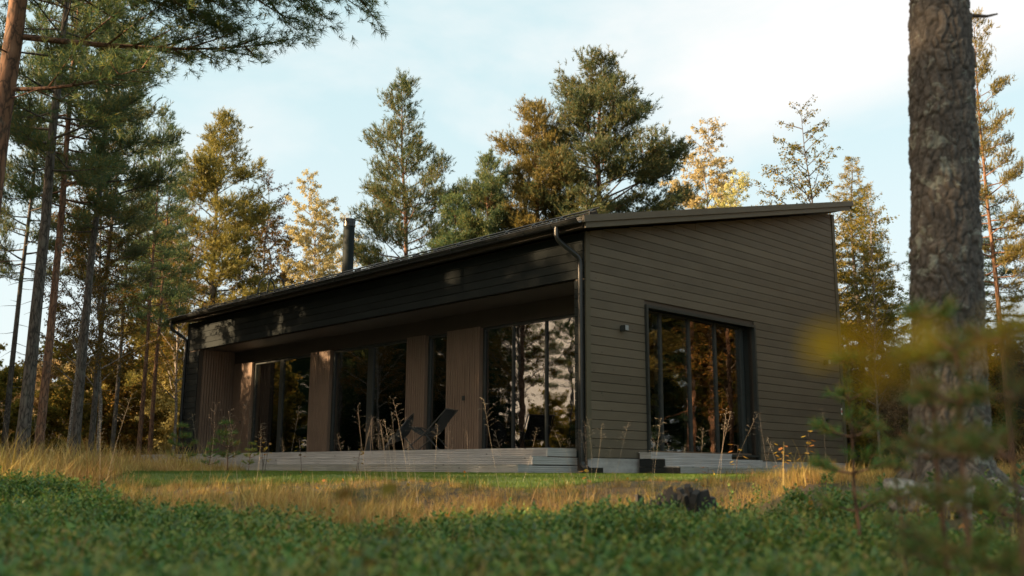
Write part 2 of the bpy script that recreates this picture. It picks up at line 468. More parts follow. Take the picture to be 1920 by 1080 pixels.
def tube_np(path, rad, sides):
    n = len(path)
    d, a, b = frames(path)
    th = np.arange(sides) / sides * 2 * np.pi
    v = path[:, None, :] + rad[:, None, None] * (np.cos(th)[None, :, None] * a[:, None, :] + np.sin(th)[None, :, None] * b[:, None, :])
    i = np.arange(n - 1)[:, None] * sides; j = np.arange(sides)[None, :]; k = (j + 1) % sides
    f = np.stack([i + j, i + k, i + sides + k, i + sides + j], axis=-1).reshape(-1, 4)
    return v.reshape(-1, 3), f
def np_mesh(name, verts, faces, mat, smooth=False):
    """faces (n,k) array, all of the same size"""
    me = bpy.data.meshes.new(name)
    nf, k = faces.shape
    me.vertices.add(len(verts)); me.vertices.foreach_set('co', np.ascontiguousarray(verts, dtype=np.float32).ravel())
    me.loops.add(nf * k); me.loops.foreach_set('vertex_index', np.ascontiguousarray(faces, dtype=np.int32).ravel())
    me.polygons.add(nf)
    me.polygons.foreach_set('loop_start', np.arange(nf, dtype=np.int32) * k)
    me.polygons.foreach_set('loop_total', np.full(nf, k, dtype=np.int32))
    if smooth: me.polygons.foreach_set('use_smooth', np.ones(nf, dtype=bool))
    me.update(calc_edges=True)
    me.materials.append(mat)
    return me
class Tubes:
    def __init__(s): s.v = []; s.f = []; s.n = 0
    def add(s, path, rad, sides):
        v, f = tube_np(np.asarray(path, float), np.asarray(rad, float), sides)
        s.v.append(v); s.f.append(f + s.n); s.n += len(v)
    def mesh(s, name, mat): return np_mesh(name, np.concatenate(s.v), np.concatenate(s.f), mat, True)
def unit(a): return a / (np.linalg.norm(a, axis=-1, keepdims=True) + 1e-9)

# ------------------------------------------------------------------ ground
def build_ground():
    xs = np.concatenate([np.linspace(-1500, -60, 12), np.linspace(-45, -14, 16), np.linspace(-13, 13, 105), np.linspace(14, 45, 16), np.linspace(60, 1500, 12)])
    ys = np.concatenate([np.linspace(-1500, -30, 10), np.linspace(-20, 0, 10), np.linspace(0.25, 22, 88), np.linspace(23, 60, 16), np.linspace(90, 2500, 14)])
    X, Y = np.meshgrid(xs, ys)
    Z = gz(X, Y)
    v = np.stack([X, Y, Z], -1).reshape(-1, 3)
    nx = len(xs)
    i = (np.arange(len(ys) - 1)[:, None] * nx + np.arange(nx - 1)[None, :])
    f = np.stack([i, i + 1, i + nx + 1, i + nx], -1).reshape(-1, 4)
    o = link('ground', np_mesh('ground', v, f, M['ground'], True)); tag(o, kind='structure')
build_ground()

# ------------------------------------------------------------------ the cabin
O = at(1105.3, 884, 15.0); O[2] = 0.0
ch, sh_ = math.cos(YAW_H), math.sin(YAW_H)
def H(x, y, z=0.0):
    """cabin coordinates (x along the gable, y along the terrace side) -> world"""
    return np.array((O[0] + ch * x - sh_ * y, O[1] + sh_ * x + ch * y, z))
cabin = empty('cabin', O, YAW_H, label='long dark wooden cabin with a sloping roof and large windows behind a grey terrace', cat='cabin')
GB, PITCHB, GAP = 0.20, 0.1475, 0.0065      # first board, board spacing, gap
RS = 0.226                                   # roof slope
def wall_top(x): return 3.795 + RS * x
XB, YB = 8.20, 14.2
# sheathing behind the boards (walls with openings)
w = MB()
GW0, GW1, GWZ = 1.53, 4.77, 2.72
for poly in ([(0.03, 0.0), (GW0, 0.0), (GW0, wall_top(GW0) - 0.01), (0.03, wall_top(0.03) - 0.01)],
             [(GW0, GWZ), (GW1, GWZ), (GW1, wall_top(GW1) - 0.01), (GW0, wall_top(GW0) - 0.01)],
             [(GW1, 0.0), (XB - 0.03, 0.0), (XB - 0.03, wall_top(XB) - 0.02), (GW1, wall_top(GW1) - 0.01)],
             [(GW0, 0.0), (GW1, 0.0), (GW1, 0.26), (GW0, 0.26)]):
    w.prism(poly, 1, 0.026, 0.12)
w.obj('gable_wall', M['soffit'], cabin)
w = MB()
w.prism([(0.12, 0), (XB - 0.03, 0), (XB - 0.03, wall_top(XB) - 0.02), (0.12, wall_top(0.12) - 0.01)], 1, YB - 0.12, YB - 0.03)
w.box(XB - 0.12, XB - 0.031, 0.121, YB - 0.121, 0, wall_top(XB) - 0.06)
w.obj('back_wall', M['soffit'], cabin)
w = MB()
w.box(0.026, 0.12, 0.027, 0.24, 0.0, 3.78)           # corner post body
w.box(0.026, 0.12, 0.241, 13.5, 3.06, 3.79)        # beam over the terrace
w.box(0.026, 0.12, 13.501, YB - 0.03, 0.0, 3.78)
w.obj('front_wall', M['soffit'], cabin)
# boards on the gable
def board_obj(x0, x1, y0, y1, z0, z1, mat, top_a=None, name='board', axis='x'):
    """x/y box; z1 may slope (top_a = (z at x0, z at x1))"""
    zA, zB = (z1, z1) if top_a is None else top_a
    c = 0.006
    m = MB()
    if axis == 'x':   # gable: front face at y0
        if zB - z0 < 0.012: zB = z0 + 0.012
        if zA - z0 < 0.012: zA = z0 + 0.012
        vs = [(x0, y0 + c, z0), (x1, y0 + c, z0), (x1, y1, z0), (x0, y1, z0),
              (x0, y0, z0 + c), (x1, y0, z0 + c),
              (x0, y0, zA), (x1, y0, zB), (x1, y1, zB), (x0, y1, zA)]
        fs = [(0, 1, 5, 4), (4, 5, 7, 6), (6, 7, 8, 9), (0, 3, 2, 1), (1, 2, 8, 7, 5), (0, 4, 6, 9, 3), (2, 3, 9, 8)]
    else:             # terrace side: front face at x0
        vs = [(x0 + c, y0, z0), (x0 + c, y1, z0), (x1, y1, z0), (x1, y0, z0),
              (x0, y0, z0 + c), (x0, y1, z0 + c),
              (x0, y0, zA), (x0, y1, zB), (x1, y1, zB), (x1, y0, zA)]
        fs = [(0, 1, 5, 4), (4, 5, 7, 6), (6, 7, 8, 9), (0, 3, 2, 1), (1, 2, 8, 7, 5), (0, 4, 6, 9, 3), (2, 3, 9, 8)]
    m.add(vs, fs)
    return m.obj(name, mat, cabin)
k = 0
z = GB
while z < wall_top(XB) - 0.03:
    zt = z + PITCHB - GAP
    lo = max(0.105, (z - 3.795) / RS + 0.04)       # where the roof line starts to cut this row
    jit = lambda: random.uniform(-0.0015, 0.0015)
    segs = [(0.105, XB - 0.09)] if z > 2.80 else [(0.105, GW0 - 0.055), (GW1 + 0.055, XB - 0.09)]
    for a, b in segs:
        if b < lo: continue
        a2 = max(a, lo) if z > 3.795 else a
        # split where the sloping roof trims the top edge
        xs_cut = (zt - 3.79) / RS
        if xs_cut > a2 + 0.05 and z > 3.5:
            xe = min(xs_cut, b)
            ta = max(z + 0.012, wall_top(a2) - 0.008)
            board_obj(a2, xe - 0.001, jit(), 0.024, z, zt, M['olive_board_x'], (min(zt, ta), min(zt, wall_top(xe) - 0.008)))
            if xe < b - 0.05: board_obj(xe, b, jit(), 0.024, z, zt, M['olive_board_x'])
        else:
            board_obj(a2, b, jit(), 0.024, z, zt, M['olive_board_x'])
    z += PITCHB
# boards on the terrace side: corner post, left post, beam
z = GB
while z < 3.76:
    zt = min(z + PITCHB - GAP, 3.775)
    if z < 3.0:
        board_obj(0.0, 0.024, 0.022, 0.245, z, zt, M['shaded_board'], axis='y')
        board_obj(0.0, 0.024, 13.5, YB - 0.03, z, zt, M['shaded_board'], axis='y')
    z += PITCHB
z = 3.035
joints = [[0.022, 5.4, 10.2, YB - 0.03], [0.022, 3.0, 7.8, 12.6, YB - 0.03]]
r_ = 0
while z < 3.76:
    zt = min(z + 0.1475 - GAP, 3.775)
    js = joints[r_ % 2]
    for a, b in zip(js[:-1], js[1:]):
        board_obj(0.0, 0.024, a, b - 0.003, z, zt, M['shaded_board'], axis='y')
    z += 0.1475; r_ += 1
# corner trims
MB().box(-0.004, 0.100, -0.012, 0.018, 0.19, 3.785).obj('corner_trim', M['olive_board'], cabin)
MB().prism([(XB - 0.085, 0.19), (XB + 0.03, 0.19), (XB + 0.03, wall_top(XB) - 0.02), (XB - 0.085, wall_top(XB - 0.085) - 0.02)], 1, -0.014, 0.018).obj('corner_trim', M['olive_board'], cabin)
MB().box(XB - 0.005, XB + 0.03, 0.019, YB, 0.19, wall_top(XB) - 0.05).obj('back_cladding', M['shaded_board'], cabin)
MB().box(0.0, 0.024, YB - 0.029, YB + 0.02, 0.19, 3.78).obj('corner_trim', M['shaded_board'], cabin)
# plinth
p = MB(); p.box(0.035, XB - 0.03, 0.012, 0.15, -0.25, 0.192); p.box(0.036, 0.15, 0.151, YB - 0.02, -0.25, 0.188); p.box(XB - 0.15, XB - 0.03, 0.151, YB - 0.02, -0.25, 0.188)
p.obj('foundation', M['concrete'], cabin)
# rooms inside
f = MB(); f.box(1.25, XB - 0.13, 0.13, YB - 0.13, 0.15, 0.335); f.obj('floor', M['interior_floor'], cabin)
iw = MB(); iw.box(5.6, 5.7, 0.24, YB - 0.2, 0.336, 3.6)
iw.box(1.3, 5.599, 5.0, 5.1, 0.336, 3.3); iw.box(1.3, 5.599, 9.0, 9.1, 0.336, 3.3)
iw.obj('inner_wall', M['interior'], cabin)
cl = MB(); cl.box(1.26, XB - 0.13, 0.13, YB - 0.13, 3.03, 3.08)
cl.obj('ceiling', M['interior'], cabin)
# recess: soffit, lintel, side walls, slatted wall piers
MB().box(0.121, 1.19, 0.242, 13.499, 3.032, 3.05).obj('soffit', M['soffit'], cabin)
MB().box(1.03, 1.245, 0.242, 13.499, 2.705, 3.03).obj('lintel', M['soffit'], cabin)
def slat_panel(y0, y1, x, z0, z1, face='x'):
    """vertical brown slats, joined: each is only 4-5 px wide in view"""
    m = MB(); p_ = 0.072; y = y0
    while y < y1 - 0.01:
        ye = min(y + p_ - 0.014, y1)
        d = random.uniform(0, 0.003)
        if face == 'x': m.box(x - 0.022 - d, x, y, ye, z0, z1)
        else: m.box(y, ye, x - 0.022 - d, x, z0, z1)
        y += p_
    return m
for (y0, y1) in ((3.65, 4.64), (5.33, 5.95), (8.85, 9.69), (12.5, 13.46)):
    pier = MB().box(1.022, 1.245, y0, y1, 0.30, 2.703).obj('wall_pier', M['brown_slat'], cabin)
    tag(slat_panel(y0, y1, 1.021, 0.335, 2.72).obj('slat_cladding', M['brown_slat'], pier), kind='stuff')
sw = MB().box(0.13, 1.245, 13.502, 13.58, 0.3, 3.03).obj('side_wall', M['brown_slat'], cabin)
tag(slat_panel(0.14, 1.0, 13.501, 0.335, 3.03, 'y').obj('slat_cladding', M['brown_slat'], sw), kind='stuff')
MB().box(0.13, 1.245, 0.20, 0.241, 0.3, 3.03).obj('side_wall', M['brown_slat'], cabin)
sb = MB().box(0.985, 0.995, 4.05, 4.14, 1.32, 1.41); sb.box(0.975, 0.984, 4.065, 4.125, 1.335, 1.395)
sb.obj('wall_socket', M['dark_frame'], cabin)
MB().box(0.985, 0.996, 12.93, 12.99, 1.15, 1.21).obj('wall_socket', M['dark_frame'], cabin)

# windows
def window_y(y0, y1, z0, z1, xg, splits, fw=0.055, wide=None):
    """window in a wall along y, glass near x = xg"""
    m = MB()
    m.box(xg - 0.05, xg + 0.05, y0, y0 + fw, z0, z1); m.box(xg - 0.05, xg + 0.05, y1 - fw, y1, z0, z1)
    m.box(xg - 0.05, xg + 0.05, y0 + fw + .0005, y1 - fw - .0005, z1 - fw, z1); m.box(xg - 0.05, xg + 0.05, y0 + fw + .0005, y1 - fw - .0005, z0, z0 + fw)
    fr = m.obj('window', M['dark_frame'], cabin)
    ed = [y0 + fw] + [s for s in splits] + [y1 - fw]
    for i, s in enumerate(splits):
        hw = (wide or 0.05) / 2
        MB().box(xg - 0.045, xg + 0.045, s - hw, s + hw, z0 + fw + .001, z1 - fw - .001).obj('mullion', M['dark_frame'], fr)
    for i in range(len(ed) - 1):
        a = ed[i] + (0 if i == 0 else (wide or 0.05) / 2); b = ed[i + 1] - (0 if i == len(ed) - 2 else (wide or 0.05) / 2)
        MB().box(xg - 0.012, xg + 0.012, a + .001, b - .001, z0 + fw + .001, z1 - fw - .001).obj('pane', M['glass'], fr)
    return fr
tag(window_y(0.26, 3.64, 0.338, 2.703, 1.13, [1.10, 1.96, 2.82], 0.045, 0.035), label='wide many-paned terrace window nearest the corner')
window_y(4.645, 5.325, 0.338, 2.703, 1.13, [])
window_y(5.955, 8.845, 0.338, 2.703, 1.13, [7.36], 0.06, 0.20)
window_y(9.695, 12.495, 0.338, 2.703, 1.13, [11.15], 0.06, 0.16)
# gable window: proud trim, deep reveal, four panes
m = MB()
m.box(GW0 - 0.05, GW0, -0.045, 0.30, 0.205, GWZ + 0.05); m.box(GW1, GW1 + 0.05, -0.045, 0.30, 0.205, GWZ + 0.05)
m.box(GW0 + .0005, GW1 - .0005, -0.045, 0.30, GWZ, GWZ + 0.05); m.box(GW0 + .0005, GW1 - .0005, -0.03, 0.30, 0.262, 0.30)
gw = m.obj('window', M['dark_frame'], cabin)
tag(gw, label='tall four-pane gable window in a deep dark frame')
yg = 0.185
ed = [GW0, 2.10, 2.93, 3.74, 4.60]
for s in ed[1:]:
    hw = 0.03 if s < 4.5 else 0.05
    MB().box(s - hw, s + hw, yg - 0.04, yg + 0.04, 0.301, GWZ - .001).obj('mullion', M['dark_frame'], gw)
for a, b in zip(ed[:-1], ed[1:]):
    MB().box(a + 0.032, b - 0.032 - (0.02 if b > 4.5 else 0), yg - 0.012, yg + 0.012, 0.31, GWZ - 0.03).obj('pane', M['glass'], gw)
MB().box(GW0 + .002, GW1 - .002, yg - 0.03, yg + 0.03, GWZ - 0.029, GWZ - .001).obj('frame', M['dark_frame'], gw)

# roof
def zr(x): return 4.000 + RS * x
RX0, RX1, RY0, RY1 = -0.36, 8.52, -0.30, 14.50
roof = MB().prism([(RX0, zr(RX0) - 0.025), (RX1, zr(RX1) - 0.025), (RX1, zr(RX1)), (RX0, zr(RX0))], 1, RY0 + 0.02, RY1).obj('roof', M['roof_metal'], cabin)
MB().prism([(RX0 + 0.03, zr(RX0 + 0.03) - 0.17), (RX1 - 0.05, zr(RX1 - 0.05) - 0.17), (RX1 - 0.05, zr(RX1 - 0.05) - 0.026), (RX0 + 0.03, zr(RX0 + 0.03) - 0.026)], 1, RY0 + 0.052, RY1 - 0.02).obj('eaves', M['soffit'], roof)
# verge boards on the gable: upper cap, thin bead, lower board
def verge(y0, y1, d0, d1, xa, xb, name='verge_board'):
    return MB().prism([(xa, zr(xa) - d1), (xb, zr(xb) - d1), (xb, zr(xb) - d0), (xa, zr(xa) - d0)], 1, y0, y1).obj(name, M['verge_paint'], roof)
for a, b in ((RX0 - 0.03, 2.1), (2.102, 4.6), (4.602, 6.9), (6.902, RX1)):
    verge(RY0 - 0.035, RY0 + 0.018, -0.012, 0.088, a, b)
verge(RY0 - 0.042, RY0 + 0.018, 0.089, 0.101, RX0 - 0.03, RX1)
verge(RY0 - 0.014, RY0 + 0.018, 0.102, 0.195, RX0 + 0.03, 4.2); verge(RY0 - 0.014, RY0 + 0.018, 0.102, 0.195, 4.202, RX1 - 0.12)
MB().prism([(RX1 - 0.02, zr(RX1) - 0.17), (RX1 + 0.02, zr(RX1) - 0.16), (RX1 + 0.02, zr(RX1) + 0.005), (RX1 - 0.02, zr(RX1) - 0.005)], 1, RY0 + 0.019, RY1).obj('back_fascia', M['roof_metal'], roof)
sm = MB()
for y in np.arange(RY0 + 0.4, RY1, 0.33):
    sm.prism([(RX0 + .01, zr(RX0 + .01) + .0005), (RX1 - .01, zr(RX1 - .01) + .0005), (RX1 - .01, zr(RX1 - .01) + .026), (RX0 + .01, zr(RX0 + .01) + .026)], 1, y - 0.009, y + 0.009)
tag(sm.obj('roof_seam', M['roof_metal'], roof), kind='stuff')
# gutter: half round trough with rolled lip
gx, gzz, gr = -0.435, 3.865, 0.068
poly = [(gx + gr * math.cos(a), gzz + gr * math.sin(a)) for a in np.linspace(math.pi, 2 * math.pi, 9)]
poly += [(gx + (gr - .006) * math.cos(a), gzz + (gr - .006) * math.sin(a)) for a in np.linspace(2 * math.pi, math.pi, 9)]
gm = MB().prism(poly, 1, RY0 + 0.03, RY1 + 0.02)
gm.tube([(gx - gr, RY0 + 0.03, gzz + .004), (gx - gr, RY1 + 0.02, gzz + .004)], 0.010, 8)
gm.box(gx + gr - .002, gx + gr + .012, RY0 + 0.05, RY1, gzz - 0.05, gzz + 0.02)
gut = gm.obj('gutter', M['black_metal'], cabin, True)
for y in np.arange(0.3, 14.3, 0.62):
    hp = [(gx + (gr + .006) * math.cos(a), y, gzz + (gr + .006) * math.sin(a)) for a in np.linspace(math.pi, 2 * math.pi, 7)]
    MB().tube(hp, 0.006, 5).obj('gutter_hook', M['black_metal'], gut)
# downpipes with swan neck
def downpipe(y, ye, zb):
    m = MB()
    pth = [(gx, y, gzz - 0.05), (gx, y, gzz - 0.20), (gx + .03, y + (ye - y) * .05, gzz - .27), (-0.10, y + (ye - y) * .9, gzz - .50), (-0.065, ye, gzz - .58), (-0.065, ye, gzz - .66)]
    P = np.array(pth)
    Q = np.concatenate([P[i] + (P[i + 1] - P[i]) * np.linspace(0, 1, 5, endpoint=False)[:, None] for i in range(5)] + [P[-1:]])
    for _ in range(3): Q[1:-1] = (Q[:-2] + 2 * Q[1:-1] + Q[2:]) / 4
    m.tube(Q, 0.040, 12)
    m.tube([(-0.065, ye, gzz - .64), (-0.065, ye, zb)], 0.044, 12)
    m.tube([(gx, y, gzz - 0.07), (gx, y, gzz - 0.19)], 0.048, 12)
    m.tube([(-0.065, ye, gzz - .63), (-0.065, ye, gzz - .74)], 0.049, 12)
    dp = m.obj('downpipe', M['black_metal'], cabin, True)
    for z_ in (2.75, 1.4, 0.5):
        b = MB(); b.tube([(-0.065, ye, z_), (-0.065, ye, z_ + .03)], 0.052, 12); b.box(-0.03, -0.003, ye - .012, ye + .012, z_, z_ + .03)
        b.obj('pipe_clip', M['black_metal'], dp)
    return dp
dpr = downpipe(0.22, 0.055, 0.12)
b = MB(); b.box(-0.15, 0.19, -0.16, -0.02, -0.06, 0.045); b.tube([(-0.065, 0.055, 0.12), (-0.065, 0.02, 0.06), (-0.06, -0.06, 0.02)], 0.048, 10)
b.obj('drain_shoe', M['black_metal'], dpr)
downpipe(14.30, 14.12, 0.1)
# snow guard, roof ladder hoops, chimney, roof bridge rail
sg = MB()
sg.tube([(0.10, -0.22, 4.155), (0.10, 14.2, 4.155)], 0.014, 6)
sg.tube([(0.02, -0.22, 4.085), (0.02, 14.2, 4.085)], 0.012, 6)
sgo = sg.obj('snow_guard', M['black_metal'], roof)
for y in np.arange(-0.1, 14.2, 0.66):
    MB().prism([(-0.03, zr(-0.03) + .0), (0.22, zr(0.22) + .0), (0.13, 4.18), (0.0, 4.10)], 1, y - 0.012, y + 0.012).obj('guard_bracket', M['black_metal'], roof)
for y in (10.70, 10.24):
    a = np.linspace(0, math.pi, 13)
    pth = [(0.05, y, 3.95)] + [(0.30 - 0.21 * math.cos(t), y, 4.34 + 0.22 * math.sin(t)) for t in a] + [(0.52, y, 4.06)]
    MB().tube(pth, 0.018, 8).obj('ladder_hoop', M['black_metal'], roof, True)
cx, cy = 2.0, 9.78
c = MB(); c.tube([(cx, cy, 4.3), (cx, cy, 6.02)], 0.140, 24)
cho = c.obj('chimney', M['chimney_paint'], roof, True)
c = MB(); c.tube([(cx, cy, 6.0), (cx, cy, 6.05), (cx, cy, 6.051), (cx, cy, 6.09), (cx, cy, 6.091), (cx, cy, 6.17)], [.152, .152, .145, .145, .152, .152], 24)
c.tube([(cx, cy, 6.175), (cx, cy, 6.19)], 0.160, 24)
c.obj('chimney_cap', M['black_metal'], cho, True)
c = MB(); c.tube([(cx, cy, 4.40), (cx, cy, 4.75)], [0.20, 0.146], 24); c.obj('chimney_flashing', M['black_metal'], cho, True)
rr = MB(); rr.tube([(5.0, 1.0, zr(5.0) + .075), (6.0, 1.0, zr(6.0) + .075)], 0.02, 8); rr.tube([(5.2, 1.0, zr(5.2)), (5.2, 1.0, zr(5.2) + .08)], 0.012, 6); rr.tube([(5.8, 1.0, zr(5.8)), (5.8, 1.0, zr(5.8) + .08)], 0.012, 6)
rr.obj('roof_step', M['black_metal'], roof, True)

# wall lamps, sensor, tag
def wall_lamp(x, z, label):
    t = empty('wall_lamp', H(x, -0.002, z), YAW_H, label=label, cat='wall lamp', group='wall lamps on the gable')
    t.scale = (.8, .9, .8)
    b = MB(); b.box(-0.055, 0.055, -0.13, -0.03, -0.06, 0.05); b.obj('lamp_body', M['dark_frame'], t)
    b = MB(); b.box(-0.04, 0.04, -0.0295, 0.002, -0.07, 0.04); b.obj('wall_plate', M['dark_frame'], t)
    b = MB(); b.box(0.0551, 0.062, -0.125, -0.035, -0.055, 0.045); b.box(-0.05, 0.05, -0.137, -0.1305, -0.055, 0.045); b.obj('lamp_cover', M['grey_metal'], t)
wall_lamp(0.86, 2.30, 'small black box lamp on the gable left of the tall window')
wall_lamp(7.47, 2.275, 'small black box lamp on the gable near its back corner')
b = MB(); b.tube([(0, 0, 0), (0, -0.05, 0)], 0.035, 10)
o = b.obj('outdoor_tap', M['black_metal']); o.location = tuple(H(7.44, 0, 1.06)); o.rotation_euler = (0, 0, YAW_H)
tag(o, 'small black round fitting low on the gable near the back corner', 'fitting')
t = empty('marker_tag', H(8.06, -0.016, 1.27), YAW_H, label='small white and red tag on the back corner of the gable', cat='tag')
MB().box(-0.022, 0.022, -0.006, 0.0, -0.07, 0.07).obj('tag_plate', M['white_plastic'], t)
MB().box(-0.021, 0.021, -0.008, -0.0062, -0.03, 0.02).obj('red_band', M['red_print'], t)

# ------------------------------------------------------------------ terrace with steps, gable steps
def grooved(a0, a1, f, z0, z1, axis, n=4, depth=0.028):
    """grooved deck board on edge; front at f facing minus; axis along which it runs"""
    poly = [(f + depth, z0)]
    hh = (z1 - z0) / n
    for i in range(n):
        za, zb = z0 + i * hh, z0 + (i + 1) * hh
        poly += [(f + .011, za + .001), (f + .010, za + .006), (f, za + .009), (f, zb - .003), (f + .011, zb - .001)]
    poly += [(f + depth, z1)]
    m = MB()
    if axis == 'y':
        m.prism(poly, 1, a0, a1)
    else:
        m.prism(poly, 0, a0, a1)
    return m
terr = empty('terrace', O, YAW_H, label='weathered grey wooden terrace with three low steps along the cabin', cat='terrace')
LV = [(-0.65, 0.22, 0.208, 0.322), (-0.97, 0.22, 0.082, 0.195), (-1.27, 0.22, -0.05, 0.068)]   # front x, end y, z0, z1
TY = 15.6
for i, (fx, ey, z0, z1) in enumerate(LV):
    cuts = [[4.4, 9.1], [2.9, 7.6, 12.3], [5.3, 10.6]][i]
    js = [ey + 0.030] + cuts + [TY]
    for a, b in zip(js[:-1], js[1:]):
        grooved(a, b - 0.003, fx, z0, z1, 'y').obj('riser_board', M['deck_y'], terr)
    # the end of the step, towards the gable
    e = grooved(fx + 0.004, 0.02, ey, z0, z1, 'x')
    e.obj('end_board', M['deck_x'], terr)
    # treads
    back = 1.02 if i == 0 else LV[i - 1][0]
    n = max(2, int(round((back - fx) / 0.125)))
    wd = (back - fx) / n
    for q in range(n):
        x0 = fx - 0.004 + q * wd if q else fx - 0.004
        y0 = ey - 0.004 if x0 < -0.05 else 0.26
        x1 = fx + (q + 1) * wd - 0.006
        MB().box(x0, x1, y0, TY, z1 + 0.001, z1 + 0.013).obj('deck_board', M['deck_y'], terr)
gs = empty('gable_steps', O, YAW_H, label='low grey wooden steps below the gable window', cat='steps')
GL = [(-0.28, 1.22, 3.50, 0.195, 0.285), (-0.55, 1.21, 4.05, 0.068, 0.186), (-0.85, 1.20, 4.25, -0.06, 0.058)]
for i, (fy, x0, x1, z0, z1) in enumerate(GL):
    grooved(x0 + .029, x1, fy, z0, z1, 'x').obj('riser_board', M['deck_x'], gs)
    back = -0.05 if i == 0 else GL[i - 1][0]
    n = 2 if i == 0 else 2
    wd = (0.0 - 0.02 - fy) / 2 if i == 0 else (back - fy) / 2
    for q in range(n):
        MB().box(x0 - .004, x1 + .004, fy - .004 + q * wd, fy + (q + 1) * wd - .006, z1 + .001, z1 + .013).obj('tread_board', M['deck_x'], gs)
    MB().box(x0, x0 + .028, fy + .003, -0.05, z0, z1 - .001).obj('side_board', M['black_metal'] if i else M['deck_y'], gs)  # black puts the shade into the left faces of the lower steps
    MB().box(x1 - .028, x1, fy + .03, -0.05, z0, z1 - .001).obj('side_board', M['deck_y'], gs)

# ------------------------------------------------------------------ chairs
def sling_chair(loc, rz, label):
    t = empty('sling_chair', loc, rz, label=label, cat='chair', group='black lounge chairs on the terrace')
    for s in (-1, 1):
        f = MB()
        f.tube([(-0.35, s * .27, 0.0), (0.05, s * .27, 0.32), (0.42, s * .27, 0.72)], 0.012, 8)
        f.tube([(0.30, s * .25, 0.0), (0.0, s * .25, 0.30), (-0.28, s * .25, 0.42)], 0.012, 8)
        f.obj('side_frame', M['black_metal'], t, True)
    xs = [(-0.30, .42), (-0.20, .33), (-0.05, .26), (0.08, .28), (0.22, .44), (0.32, .60), (0.42, .73)]
    m = MB()
    poly = [(x, z_ + .006) for x, z_ in xs] + [(x, z_ - .006) for x, z_ in xs[::-1]]
    m.prism(poly, 1, -0.24, 0.24)
    m.obj('sling_seat', M['black_fabric'], t, True)
    for (x, z_) in ((-0.29, .415), (0.42, .725), (-0.35, .012), (.30, .012)):
        MB().tube([(x, -.27, z_), (x, .27, z_)], 0.011, 8).obj('crossbar', M['black_metal'], t)
def round_chair(loc, rz, label):
    t = empty('round_chair', loc, rz, label=label, cat='chair', group='black lounge chairs on the terrace')
    # tilted hoop shell on splayed legs
    a = np.linspace(0, 2 * np.pi, 29)[:-1]
    tilt = R(52)
    def P(u_, r): return (0.05 + r * math.cos(u_) * math.cos(tilt), r * math.sin(u_) * .95, 0.42 + r * math.cos(u_) * math.sin(tilt))
    hoop = [P(x, 0.36) for x in a] + [P(0, .36)]
    MB().tube(hoop, 0.014, 8, False).obj('hoop_frame', M['black_metal'], t, True)
    m = MB()
    rings = [0.0, .12, .22, .30, .355]
    vs, fs = [], []
    for r in rings:
        dep = 0.17 * (1 - (r / .36) ** 2)
        for x in a:
            p_ = P(x, r); vs.append((p_[0] + dep * math.sin(tilt) * 1.0, p_[1], p_[2] - dep * math.cos(tilt)))
    n = len(a)
    for i in range(len(rings) - 1):
        for j in range(n): fs.append((i * n + j, i * n + (j + 1) % n, (i + 1) * n + (j + 1) % n, (i + 1) * n + j))
    m.add(vs, fs)
    ob = m.obj('woven_seat', M['black_fabric'], t, True)
    sol = ob.modifiers.new('thick', 'SOLIDIFY'); sol.thickness = 0.012
    for s in (-1, 1):
        MB().tube([(-.10, s * .2, .30), (-.26, s * .27, 0)], .012, 8).obj('leg', M['black_metal'], t)
        MB().tube([(.12, s * .2, .26), (.32, s * .26, 0)], .012, 8).obj('leg', M['black_metal'], t)
sling_chair(H(-0.22, 3.60, 0.338), YAW_H + R(-62), 'black sling chair on the terrace in front of the narrow window')
round_chair(H(-0.05, 4.75, 0.338), YAW_H + R(-40), 'black round-backed chair on the terrace beside the two-pane door')

# furniture seen through the gable window
def armchair(loc, rz, label):
    t = empty('armchair', loc, rz, label=label, cat='armchair')
    MB().box(-.38, .38, -.36, .30, .16, .40).obj('seat', M['blue_fabric'], t)
    MB().prism([(.30, .16), (.44, .16), (.50, .90), (.38, .92)], 0, -.38, .38).obj('backrest', M['blue_fabric'], t)
    for s in (-1, 1):
        MB().box(s * .38 + (-.12 if s < 0 else .001), s * .38 + (-.001 if s < 0 else .12), -.36, .34, .16, .60).obj('armrest', M['blue_fabric'], t)
        for y in (-.3, .3):
            MB().tube([(s * .4, y, 0), (s * .38, y, .16)], .02, 8).obj('leg', M['black_metal'], t)
armchair(H(3.05, 0.82, 0.336), YAW_H + R(180), 'blue grey armchair standing inside behind the gable window')
def dining_chair(loc, rz, label):
    t = empty('dining_chair', loc, rz, label=label, cat='chair')
    MB().box(-.22, .22, -.22, .22, .43, .47).obj('seat', M['black_fabric'], t)
    MB().prism([(.19, .48), (.22, .48), (.28, .95), (.25, .95)], 0, -.21, .21).obj('backrest', M['black_fabric'], t)
    for s in (-1, 1):
        for y in (-.19, .19): MB().tube([(s * .19, y, 0), (s * .18, y, .43)], .017, 8).obj('leg', M['black_metal'], t)
dining_chair(H(2.32, 0.60, 0.336), YAW_H + R(200), 'black dining chair standing inside left of the blue armchair')

